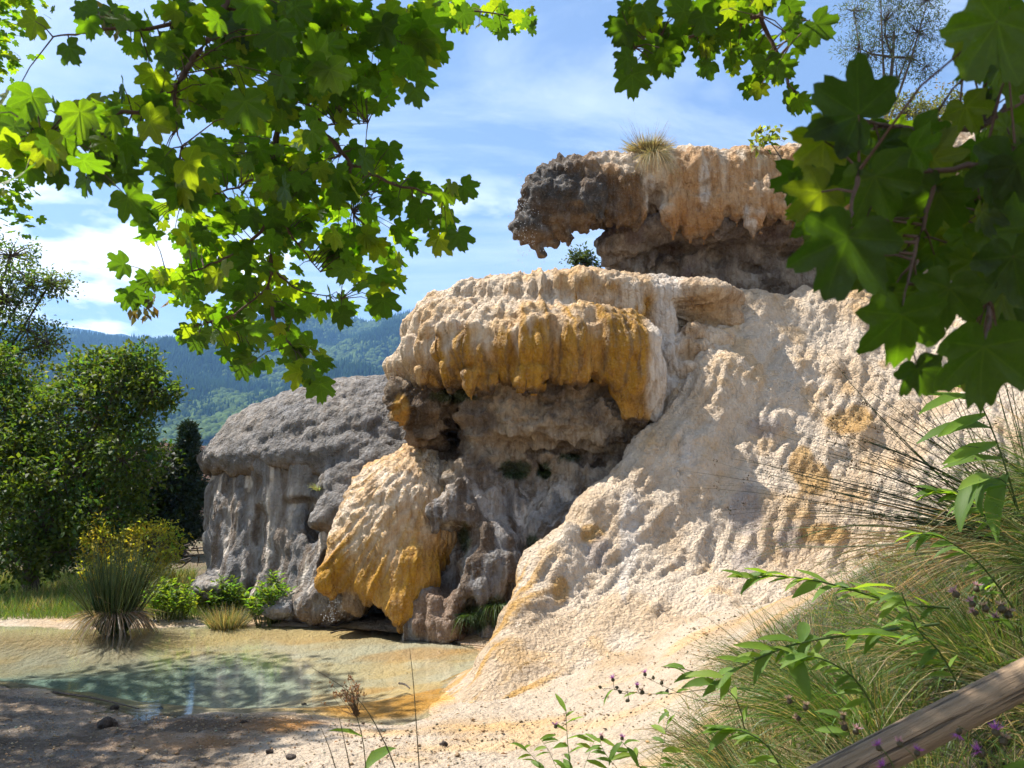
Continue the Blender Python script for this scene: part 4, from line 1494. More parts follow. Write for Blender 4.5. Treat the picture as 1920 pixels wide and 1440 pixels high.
def tubes(paths, sides=5):
    """paths: list of (pts (k,3), radii (k,)) -> verts, faces"""
    V, Fc, off = [], [], 0
    for pts, rad in paths:
        pts = np.asarray(pts, float)
        k = len(pts)
        rad = np.broadcast_to(np.asarray(rad, float), (k,))
        t = unit(np.gradient(pts, axis=0))
        ref = np.where(np.abs(t[:, 2:3]) > .9, np.array([[1., 0, 0]]), np.array([[0, 0, 1.]]))
        s = unit(np.cross(t, ref))
        u = np.cross(s, t)
        a = np.arange(sides) * 2 * np.pi / sides
        ring = pts[:, None] + rad[:, None, None] * (s[:, None] * np.cos(a)[None, :, None] + u[:, None] * np.sin(a)[None, :, None])
        V.append(ring.reshape(-1, 3))
        i = off + np.arange(k * sides).reshape(k, sides)
        j = np.roll(i, -1, axis=1)
        Fc.append(np.stack([i[:-1], j[:-1], j[1:], i[1:]], -1).reshape(-1, 4))
        off += k * sides
    return np.concatenate(V), np.concatenate(Fc)


def strands(p0, d, L, bend=.3, w=.004, K=6, col=(.1, .15, .03), rs=RNG, kind='ribbon', sway=.06, tipw=.15, gdir=(0, 0, -1)):
    """curved blades: p0 (n,3), d (n,3) unit, L (n,)"""
    n = len(p0)
    L = np.broadcast_to(np.asarray(L, float), (n,))
    bend = np.broadcast_to(np.asarray(bend, float), (n,))
    w = np.broadcast_to(np.asarray(w, float), (n,))
    t = np.linspace(0, 1, K)
    sw = unit(rs.normal(size=(n, 3))) * (sway * L)[:, None]
    pts = p0[:, None] + d[:, None] * (L[:, None] * t)[..., None] + np.array(gdir)[None, None] * ((L * bend)[:, None] * t ** 2)[..., None] + sw[:, None] * (np.sin(t * 3.0) * t)[None, :, None]
    tg = unit(np.gradient(pts, axis=1))
    r = unit(rs.normal(size=(n, 3)))
    s = unit(np.cross(tg, r[:, None]))
    ww = w[:, None] * (1 - (1 - tipw) * t[None] ** 1.5)
    col = np.asarray(col, float)
    if col.ndim == 1:
        col = np.broadcast_to(col, (n, 3))
    if kind == 'ribbon':
        v = np.stack([pts - s * ww[..., None] / 2, pts + s * ww[..., None] / 2], 2)
        S = 2
        i = np.arange(n * K * 2).reshape(n, K, 2)
        f = np.stack([i[:, :-1, 0], i[:, :-1, 1], i[:, 1:, 1], i[:, 1:, 0]], -1).reshape(-1, 4)
    else:
        u = np.cross(s, tg)
        S = 3
        a = np.arange(3) * 2 * np.pi / 3
        v = pts[:, :, None] + (ww / 2)[..., None, None] * (s[:, :, None] * np.cos(a)[None, None, :, None] + u[:, :, None] * np.sin(a)[None, None, :, None])
        i = np.arange(n * K * 3).reshape(n, K, 3)
        j = np.roll(i, -1, axis=2)
        f = np.stack([i[:, :-1], j[:, :-1], j[:, 1:], i[:, 1:]], -1).reshape(-1, 4)
    return v.reshape(-1, 3), f, np.repeat(col, K * S, axis=0), pts


def join(parts):
    V, Fc, C, off = [], [], [], 0
    for p in parts:
        V.append(p[0])
        Fc.append(p[1] + off)
        C.append(p[2])
        off += len(p[0])
    return np.concatenate(V), np.concatenate(Fc), np.concatenate(C)


def kite_leaves(c, t, nrm, L, W, col, fold=.25):
    """simple folded leaves: base at c, tip along t"""
    n = len(c)
    t = unit(t)
    s = unit(np.cross(nrm, t))
    nn = np.cross(t, s)
    L = np.broadcast_to(L, (n,))[:, None]
    W = np.broadcast_to(W, (n,))[:, None]
    m = c + t * L * .5
    v = np.stack([c, m + s * W / 2 + nn * W * fold, c + t * L - nn * L * .12, m - s * W / 2 + nn * W * fold], 1).reshape(-1, 3)
    f = (np.arange(n) * 4)[:, None] + np.array([[0, 1, 2, 3]])
    return v, f, np.repeat(np.broadcast_to(col, (n, 3)), 4, axis=0)


def col_var(base, n, rs, a=.25, warm=.12):
    base = np.asarray(base, float)
    k = 1 + rs.normal(0, a, (n, 1))
    c = np.clip(base * np.clip(k, .45, 1.8), 0, 1)
    h = rs.normal(0, warm, n)
    c[:, 0] *= np.clip(1 + h * 1.5, .5, 2)
    c[:, 2] *= np.clip(1 - h, .5, 1.5)
    return np.clip(c, 0.002, .9)


def ball(n, rs, shell=.6):
    d = unit(rs.normal(size=(n, 3)))
    r = (rs.uniform(0, 1, n) * (1 - shell ** 3) + shell ** 3) ** (1 / 3)
    return d * r[:, None], d


def broad_tree(name, label, cat, base, blobs, leaf=(.07, .04), col=(.05, .085, .02), per=7, seed=1, limbs=True, mat=None, trunk_r=.12, group=None, spread=.09, droop=.25, trunk_top=None, needle=False, lit=None):
    """blobs: (centre, radii, clumps)"""
    rs = np.random.default_rng(seed)
    base = np.asarray(base, float)
    root = empty(name, base)
    tag(root, label, cat, group)
    inv = Matrix.Translation(Vector(base)).inverted()
    cl, out = [], []
    for c, r, n in blobs:
        p, d = ball(n, rs, .45)
        # uneven outline
        k = .55 + .95 * fbm(np.asarray(d) * 2.6 + np.asarray(c), 3, seed)
        cl.append(np.asarray(c) + p * np.asarray(r) * k[:, None])
        out.append(unit(d / np.asarray(r)))
    cl = np.concatenate(cl)
    out = np.concatenate(out)
    n = len(cl)
    # twigs ending in rosettes
    tw = unit(out + rs.normal(0, .5, (n, 3)) + np.array([0, 0, .25]))
    C = np.repeat(cl, per, axis=0)
    T = unit(np.repeat(tw, per, axis=0) * .55 + rs.normal(0, .75, (n * per, 3)) - np.array([0, 0, droop * .3]))
    C = C + rs.normal(0, spread * .5, C.shape) + T * spread * .25
    N = unit(rs.normal(0, .6, C.shape) + np.array([0, 0, 1.0]) + np.repeat(tw, per, axis=0) * .3)
    cb = col_var(col, n, rs, .22, .12)
    cc = np.repeat(cb, per, axis=0) * rs.uniform(.75, 1.25, (n * per, 1))
    s = rs.uniform(.7, 1.3, n * per)
    v, f, cc = kite_leaves(C, T, N, leaf[0] * s, leaf[1] * s, cc)
    o = mesh_obj('crown', v, f, mat or MAT_LEAF, root, False, cc)
    o.matrix_parent_inverse = inv
    # trunk and limbs
    tops = [np.asarray(b[0], float) for b in blobs]
    tt = np.asarray(trunk_top, float) if trunk_top is not None else np.mean(tops, axis=0)
    k = np.linspace(0, 1, 7)
    tp = base + (tt - base) * k[:, None] + np.sin(k * 6)[:, None] * rs.normal(0, .05, 3)
    v, f = tubes([(tp - np.array([0, 0, .15]) * (1 - k[:, None]), trunk_r * (1 - .65 * k))], 9)
    o = mesh_obj('trunk', v, f, MAT_BARK, root)
    o.matrix_parent_inverse = inv
    if limbs:
        ps = []
        hubs = []
        for tpt in tops:
            h = tp[rs.integers(2, 6)]
            mid = (h + tpt) / 2 + rs.normal(0, .12, 3)
            ps.append((np.array([h, mid, tpt]), [trunk_r * .5, trunk_r * .32, trunk_r * .12]))
            hubs += [mid, tpt]
        hubs = np.array(hubs)
        sel = rs.permutation(n)[:min(n, 420)]
        for i in sel:
            dd = ((hubs - cl[i]) ** 2).sum(1)
            h = hubs[np.argmin(dd)]
            m = (h * .45 + cl[i] * .55) + rs.normal(0, .05, 3)
            ps.append((np.array([h, m, cl[i]]), [trunk_r * .1, trunk_r * .06, trunk_r * .025]))
        v, f = tubes(ps, 4)
        o = mesh_obj('limbs', v, f, MAT_BARK, root)
        o.matrix_parent_inverse = inv
    return root

# ------------------------------------------------------------------ trees and plants behind the pool
def gz1(x, y):
    return float(ground_z(np.array([x]), np.array([y]))[0])


def onground(px, Y):
    x = (px - 960) / F_PX * Y
    return np.array([x, Y, gz1(x, Y)])


def B(px, py, Y, rx, ry, n, dy=None):
    R = M(rx, Y)
    return (P(px, py, Y), (R, dy or R * .8, M(ry, Y)), n)


broad_tree('oak_tree', 'dense green oak with a sunlit rounded crown beside the left edge of the pool', 'tree', onground(90, 15.0),
           [B(110, 800, 15, 120, 90, 420), B(30, 760, 15.4, 90, 70, 260), B(210, 740, 14.6, 90, 60, 300), B(250, 690, 14.6, 50, 40, 130), B(290, 740, 14.4, 46, 36, 120), B(180, 690, 14.9, 60, 36, 150), B(120, 890, 14.6, 130, 80, 430), B(230, 860, 14.3, 70, 80, 260),
            B(60, 960, 14.4, 110, 80, 320), B(200, 970, 14.2, 80, 60, 220), B(20, 1040, 14.2, 80, 50, 170), B(-60, 880, 15, 120, 160, 260), B(-10, 700, 15.2, 70, 60, 190), B(10, 840, 14.8, 80, 70, 200), B(130, 1030, 14.4, 70, 40, 90)],
           (.10, .055), (.06, .095, .018), 8, 2, trunk_r=.16, spread=.13)
broad_tree('oak_tree', 'airy oak with loose horizontal branches rising above the others at the left edge', 'tree', onground(-120, 17.0),
           [B(10, 560, 17, 70, 46, 130), B(60, 530, 17, 60, 36, 80), B(95, 530, 17, 50, 22, 50), B(20, 480, 17.2, 50, 36, 70), B(50, 620, 17, 70, 34, 110), B(90, 645, 16.8, 40, 22, 44), B(10, 680, 17, 80, 40, 130), B(-60, 560, 17.3, 90, 110, 180), B(-60, 720, 17.2, 100, 90, 120)],
           (.09, .045), (.07, .105, .025), 7, 3, trunk_r=.16, spread=.12, trunk_top=P(-60, 600, 17))
# darker wood behind
broad_tree('shade_tree', 'dark green tree in shadow behind the sunlit oak, left of the pine', 'tree', onground(230, 21),
           [B(150, 900, 21, 130, 110, 380), B(290, 900, 20.5, 60, 60, 200), B(290, 990, 20.5, 60, 70, 220), B(40, 960, 21, 120, 110, 300), B(180, 1020, 20, 110, 50, 260)], (.14, .09), (.018, .03, .008), 7, 4, trunk_r=.16, spread=.2)


def pine(name, label, px, Y, top_py, half, seed):
    rs = np.random.default_rng(seed)
    b = onground(px, Y)
    tip = P(px, top_py, Y)
    Hh = tip[2] - b[2]
    root = empty(name, b)
    tag(root, label, 'tree')
    inv = Matrix.Translation(Vector(b)).inverted()
    R = M(half, Y)
    v, f = tubes([(np.array([b - [0, 0, .2], b + [0, 0, Hh * .5], tip]), [.14, .09, .02])], 7)
    o = mesh_obj('trunk', v, f, MAT_BARK, root)
    o.matrix_parent_inverse = inv
    br, C, T = [], [], []
    for z in np.arange(.12, .99, .028):
        for _ in range(6):
            a = rs.uniform(0, 6.28)
            r = R * (1.03 - z) ** .8 * rs.uniform(.7, 1.2)
            p0 = b + np.array([0, 0, Hh * z])
            d = np.array([math.cos(a), math.sin(a), rs.uniform(-.1, .35)])
            p1 = p0 + d * r
            br.append((np.array([p0, (p0 + p1) / 2 + [0, 0, -.03], p1]), [.025, .015, .006]))
            k = rs.uniform(.25, 1.0, 26)
            q = p0 + d * r * k[:, None] + rs.normal(0, .05 + .03 * r, (26, 3))
            C.append(q)
            T.append(unit(d + rs.normal(0, .7, (26, 3)) + np.array([0, 0, .5])))
    v, f = tubes(br, 4)
    o = mesh_obj('branches', v, f, MAT_BARK, root)
    o.matrix_parent_inverse = inv
    C = np.repeat(np.concatenate(C), 3, axis=0)
    T = unit(np.repeat(np.concatenate(T), 3, axis=0) + rs.normal(0, .5, C.shape))
    v, f, c = kite_leaves(C, T, rs.normal(size=C.shape), rs.uniform(.12, .22, len(C)), .035, col_var((.025, .045, .016), len(C), rs, .25))
    o = mesh_obj('crown', v, f, MAT_NEEDLE, root, False, c)
    o.matrix_parent_inverse = inv


pine('pine_tree', 'small dark pine standing between the oak and the grey mound', 352, 21, 800, 62, 6)
broad_tree('yellow_shrub', 'yellow green rounded shrub right behind the tall rush clump', 'shrub', onground(255, 13.8),
           [B(205, 1020, 13.8, 50, 44, 190), B(285, 1022, 13.8, 56, 46, 240), B(250, 1070, 13.8, 80, 36, 200)], (.07, .035), (.30, .28, .035), 7, 7, trunk_r=.04, spread=.08)


def bush(label, px, py, rx, ry, Y, n, col, seed, leaf=(.12, .035), name='leafy_herb'):
    """upright leafy herbs on several stems"""
    rs = np.random.default_rng(seed)
    b = onground(px, Y)
    root = empty(name, b)
    tag(root, label, 'plant', 'bright green herbs on the far shore')
    inv = Matrix.Translation(Vector(b)).inverted()
    R = M(rx, Y)
    H = max(P(px, py - ry, Y)[2] - b[2], .15)
    st, C, T, N = [], [], [], []
    for i in range(n):
        a = rs.uniform(0, 6.28)
        r = R * math.sqrt(rs.uniform(0, 1))
        p0 = b + np.array([math.cos(a) * r * .6, math.sin(a) * r * .5, 0])
        h = H * rs.uniform(.6, 1.05) * (1 - .35 * (r / R) ** 2)
        p1 = p0 + np.array([math.cos(a) * r * .5 + rs.normal(0, .04), math.sin(a) * r * .4, h])
        st.append((np.array([p0 - [0, 0, .03], (p0 + p1) / 2, p1]), [.006, .005, .003]))
        k = rs.uniform(.25, 1, 16)
        q = p0 + (p1 - p0) * k[:, None]
        aa = rs.uniform(0, 6.28, 16)
        C.append(q)
        T.append(np.stack([np.cos(aa), np.sin(aa), rs.uniform(.2, .9, 16)], 1))
    C, T = np.concatenate(C), np.concatenate(T)
    v, f, c = kite_leaves(C, T, rs.normal(0, .3, C.shape) + np.array([0, 0, 1.]), leaf[0] * rs.uniform(.6, 1.2, len(C)), leaf[1] * rs.uniform(.7, 1.2, len(C)), col_var(col, len(C), rs))
    o = mesh_obj('foliage', v, f, MAT_LEAF, root, False, c)
    o.matrix_parent_inverse = inv
    v, f = tubes(st, 4)
    o = mesh_obj('stems', v, f, MAT_BLADE, root, True, np.tile(np.array([.1, .13, .03]), (len(v), 1)))
    o.matrix_parent_inverse = inv


bush('bright green leafy herbs right of the tall rush clump at the water', 340, 1125, 48, 45, 12.3, 60, (.11, .17, .025), 11)
bush('tall bright green herbs at the foot of the grey mound beside a grey boulder', 522, 1105, 44, 34, 12.1, 50, (.1, .17, .025), 12)
bush('low green herbs below the fluted grey wall, left of the taller ones', 445, 1095, 30, 22, 12.6, 36, (.09, .15, .03), 13)
bush('small yellow green herbs beside the pale rock at the mound foot', 405, 1100, 22, 14, 12.8, 26, (.14, .18, .03), 14)


def tussock(name, label, base, n, L, spread, w, col, bend, seed, up=.9, kind='ribbon', K=6, part='blades', root=None, radius=.1, group=None, mat=None, cat='grass', lean=(0, 0, 0), a=.25, sway=.06, dead=None):
    rs = np.random.default_rng(seed)
    base = np.asarray(base, float)
    if root is None:
        root = empty(name, base)
        tag(root, label, cat, group)
    inv = Matrix.Translation(Vector(root.location)).inverted()
    th = rs.uniform(0, 6.28, n)
    r = np.sqrt(rs.uniform(0, 1, n))
    p0 = base + np.stack([np.cos(th) * r * radius, np.sin(th) * r * radius, -.02 + 0 * r], 1)
    d = unit(np.stack([np.cos(th) * spread * r, np.sin(th) * spread * r, np.full(n, up)], 1) + rs.normal(0, .12, (n, 3)) + np.asarray(lean))
    Ls = L * rs.uniform(.55, 1.1, n)
    cc = col_var(col, n, rs, a, .1)
    if dead is not None:
        m = rs.uniform(0, 1, n) < dead[0]
        cc[m] = col_var(dead[1], int(m.sum()), rs, .2, .05)
    v, f, c, pts = strands(p0, d, Ls, bend * rs.uniform(.3, 1.7, n), w * np.exp(rs.normal(0, .38, n)), K, cc, rs, kind, sway)
    o = mesh_obj(part, v, f, mat or MAT_BLADE, root, True, c)
    o.matrix_parent_inverse = inv
    return root, pts


# tall rush clump on the far shore with its skirt of dead stems
rb = onground(238, 11.35)
rb[2] = max(rb[2], .02)
rush, _ = tussock('rush_clump', 'tall dark green rush clump with a spreading skirt of dead stems at the water', rb, 480, 1.34, .34, .011, (.065, .095, .028), .06, 21, up=1.0, kind='tube', K=5, part='stems', radius=.17, cat='rushes')
tussock('', '', rb + np.array([0, 0, .28]), 600, .5, 1.4, .012, (.24, .18, .125), .85, 22, up=.15, kind='ribbon', K=5, part='dead_skirt', root=rush, radius=.2)
tussock('', '', rb + np.array([0, 0, .05]), 160, 1.1, .6, .01, (.12, .14, .045), .12, 24, up=.8, kind='tube', K=5, part='outer_stems', root=rush, radius=.2)
tussock('dry_tussock', 'straw coloured grass tussock standing in the shallow far edge of the pool', onground(444, 11.9), 900, .42, .55, .008, (.28, .23, .12), .25, 23, radius=.22, part='blades', dead=(.25, (.13, .16, .05)))
tussock('grass_tuft', 'small pale grass tuft clinging to the side of the grey mound', P(598, 918, 12.45), 160, .22, .9, .006, (.33, .33, .15), .5, 25, radius=.04)


# meadow strip between the pool and the trees
def meadow():
    rs = np.random.default_rng(31)
    n = 26000
    Y = rs.uniform(12.35, 17.5, n)
    px = rs.uniform(-60, 430, n)
    x = (px - 960) / F_PX * Y
    ok = ~((px > 380) & (Y > 15.5))
    x, Y = x[ok], Y[ok]
    n = len(x)
    p0 = np.stack([x, Y, ground_z(x, Y) - .02], 1)
    pat = fbm(p0 * np.array([1.2, 1.2, 0]), 4, 3)
    d = unit(rs.normal(0, .28, (n, 3)) + np.array([0, 0, 1.]))
    g = col_var((.13, .19, .035), n, rs)
    s = col_var((.32, .27, .11), n, rs)
    m = (pat + rs.normal(0, .08, n)) > .54
    g[m] = s[m]
    L = rs.uniform(.14, .42, n) * np.where(Y < 12.8, .6, 1.0)
    v, f, c, _ = strands(p0, d, L, .35 * rs.uniform(.3, 1.5, n), .009, 4, g, rs)
    o = mesh_obj('meadow_grass', v, f, MAT_BLADE, None, True, c)
    tag(o, 'bright green and straw meadow grass along the far shore under the oaks', 'grass', kind='stuff')


meadow()


def boulder(name, label, c, r, col, seed, cat='rock', mat=None):
    V = Vol(np.asarray(c) - np.asarray(r) * 1.5, np.asarray(c) + np.asarray(r) * 1.5, max(r) / 12)
    rs = np.random.default_rng(seed)
    V.ell(c, r, max(r) * .3)
    for _ in range(4):
        V.ell(np.asarray(c) + rs.normal(0, .35, 3) * np.asarray(r), np.asarray(r) * rs.uniform(.4, .65), max(r) * .3)
    v, q = V.skin()
    n = vnormals(v, q)
    v = v + n * ((fbm((v - np.asarray(c)) / max(r) * 2.2, 4, seed) - .5) * max(r) * .5)[:, None]
    cc = np.ones((len(v), 4)) * .0
    cc[:, :3] = np.asarray(col) * (.7 + .6 * fbm(v * 4, 3, seed))[:, None]
    o = mesh_obj(name, v, q, mat or MAT_GREY, None, True, cc)
    tag(o, label, cat)
    return o


boulder('boulder', 'low pale boulder behind the green herbs at the far shore', P(395, 1100, 12.9), (.26, .3, .14), LGREY, 3)
boulder('boulder', 'grey rounded boulder at the water below the tall green herbs', P(530, 1142, 12.05), (.26, .24, .13), GREY * 1.3, 4)

# bare fallen branches by the pine
rs = np.random.default_rng(8)
ps = []
for _ in range(16):
    a = P(330 + rs.uniform(0, 60), 1040 + rs.uniform(-20, 16), 16.5 + rs.uniform(-.4, .4))
    b = a + rs.normal(0, 1, 3) * np.array([.35, .2, .18])
    ps.append((np.array([a, (a + b) / 2 + rs.normal(0, .05, 3), b]), [.018, .012, .005]))
g_, h_ = tubes(ps, 4)
o = mesh_obj('fallen_branches', g_, h_, MAT_BARK)
tag(o, 'tangle of bare fallen branches under the small pine', 'branches')

# growth on the ledge and behind it
tb = P(1216, 292, 13.4)
tuft, pts = tussock('grass_tussock', 'dry straw grass tussock growing on top of the upper ledge', tb, 1900, .5, 1.0, .008, (.34, .27, .16), .35, 41, up=.75, radius=.16, dead=(.3, (.17, .13, .08)))
tussock('', '', tb + np.array([.05, -.22, -.08]), 500, .45, .7, .006, (.40, .33, .20), 1.1, 42, up=.25, part='hanging_blades', root=tuft, radius=.1, lean=(0, -.5, 0))
tussock('', '', tb, 70, .78, .7, .004, (.16, .12, .08), .08, 43, up=1.0, part='seed_stems', root=tuft, radius=.12, kind='tube')
tussock('grass_tuft', 'sparse small grass tuft on the dark beak end of the ledge', P(1108, 308, 13.5), 60, .16, 1.0, .004, (.2, .2, .09), .2, 44, radius=.1)
broad_tree('far_tree', 'small green tree seen through the gap under the ledge beak', 'tree', P(1095, 560, 24.0), [B(1095, 480, 24, 22, 14, 50), B(1080, 492, 24, 20, 8, 30), B(1110, 495, 24, 16, 9, 26)], (.13, .06), (.035, .055, .02), 6, 51, trunk_r=.06, spread=.12, trunk_top=P(1095, 485, 24))
broad_tree('sparse_tree', 'sparse blue green tree with fine dark branches on the cliff top at upper right', 'tree', onground(1680, 21.0),
           [B(1660, 40, 21, 60, 56, 260), B(1720, 60, 21, 50, 50, 190), B(1610, 90, 21, 40, 36, 120), B(1680, 120, 21, 60, 40, 170), B(1735, 125, 21, 34, 26, 70), B(1650, -40, 21, 60, 50, 160), B(1740, 0, 21, 46, 40, 110), B(1600, 20, 21, 34, 30, 60)],
           (.13, .022), (.05, .07, .045), 6, 52, trunk_r=.09, spread=.16, trunk_top=P(1675, 60, 21))
broad_tree('cliff_shrub', 'olive shrub on the cliff top behind the near maple leaves', 'shrub', P(1720, 290, 15.5),
           [B(1700, 215, 15.5, 60, 30, 160), B(1780, 200, 15.5, 60, 36, 160), B(1740, 240, 15.3, 70, 24, 140)], (.07, .035), (.1, .105, .05), 7, 53, trunk_r=.04, spread=.09)
broad_tree('ledge_sapling', 'sunlit yellow green leafy sprig on top of the ledge', 'plant', P(1475, 300, 13.2),
           [B(1440, 255, 13.2, 26, 16, 12), B(1425, 272, 13.2, 16, 8, 7)], (.13, .08), (.15, .17, .03), 4, 54, trunk_r=.014, spread=.1, trunk_top=P(1440, 258, 13.2))
boulder('cliff_rock', 'pale sunlit rock outcrop above the ledge behind the near leaves', P(1820, 285, 15.8), (1.0, .7, .42), PALE * .9, 9)

# ------------------------------------------------------------------ maples hanging into the view
_half = [(0, 1.0), (5, .93), (10, .89), (14, .92), (19, .78), (25, .66), (30, .61), (34, .68), (38, .86), (42, .88), (47, .93), (51, .98), (56, .89), (62, .89), (67, .76), (74, .62), (80, .59), (86, .66), (92, .77), (99, .81), (106, .72), (114, .66), (126, .61), (142, .52), (157, .42), (168, .30)]
MAPLE_OUT = [(a, r) for a, r in _half] + [(180, .10)] + [(-a, r) for a, r in _half[::-1] if a != 0]


def maple_shape(seed):
    """one lobed leaf in its own xy plane, tip towards +y; returns verts, tri faces, uv"""
    rs = np.random.default_rng(seed)
    o = []
    for a, r in MAPLE_OUT:
        r = r * rs.uniform(.93, 1.07)
        an = math.radians(a + rs.uniform(-2, 2))
        o.append((r * math.sin(an), r * math.cos(an)))
    o = np.array(o)
    v2 = np.concatenate([[(0, 0)], o])
    cup = rs.uniform(-.30, .12)
    tw = rs.uniform(-.2, .2)
    rr = np.hypot(v2[:, 0], v2[:, 1])
    fold = -.05 * np.abs(np.sin(np.arctan2(v2[:, 0], v2[:, 1]) * 3.4))
    z = cup * rr ** 2 + tw * v2[:, 0] * v2[:, 1] + fold * rr + rs.normal(0, .03, len(v2)) * rr
    v = np.concatenate([v2, z[:, None]], 1)
    n = len(o)
    f = np.array([(0, 1 + (i + 1) % n, 1 + i) for i in range(n)])
    return v, f, v2


MAPLE = [maple_shape(100 + i) for i in range(8)]


def maple_leaf_mesh(i, col):
    v0, f0, uv0 = MAPLE[i]
    rs = np.random.default_rng(500 + i)
    n = len(v0) - 1
    # two inner rings let the lobes droop and ripple
    ang = np.arctan2(uv0[1:, 0], uv0[1:, 1])
    lob = np.cos(ang * 360 / 50.0)
    rings = [np.zeros((1, 2))]
    for k in (.38, .7, 1.0):
        rings.append(uv0[1:] * k)
    uv = np.concatenate(rings)
    r = np.hypot(uv[:, 0], uv[:, 1])
    aa = np.arctan2(uv[:, 0], uv[:, 1])
    cup, tw, rip = rs.uniform(-.35, .1), rs.uniform(-.25, .25), rs.uniform(.02, .06)
    z = cup * r ** 2.4 + tw * uv[:, 0] * uv[:, 1] + rip * np.cos(aa * 360 / 50.0) * r - .10 * np.abs(uv[:, 0]) * rs.uniform(0, 2) + .04 * np.sin(uv[:, 0] * 9 + i) * r * np.cos(uv[:, 1] * 7)
    v = np.concatenate([uv, z[:, None]], 1)
    f = [(0, 1 + (a + 1) % n, 1 + a) for a in range(n)]
    for k in range(2):
        for a in range(n):
            b = (a + 1) % n
            p, q = 1 + k * n, 1 + (k + 1) * n
            f += [(p + a, p + b, q + b), (p + a, q + b, q + a)]
    f = np.array(f)
    o = mesh_obj('leaf', v, f, MAT_MAPLE, None, True, np.tile(np.asarray(col), (len(v), 1)), uv)
    me = o.data
    bpy.data.objects.remove(o)
    return me


def frame(n, t):
    """leaf matrix columns: x across, y to the tip, z normal"""
    n = unit(n)
    t = unit(t - n * (t * n).sum(-1, keepdims=True))
    s = np.cross(t, n)
    return np.stack([s, t, n], -1)


GREENS = [(.021, .047, .005), (.028, .06, .007), (.042, .076, .008), (.018, .04, .007), (.06, .086, .009)]


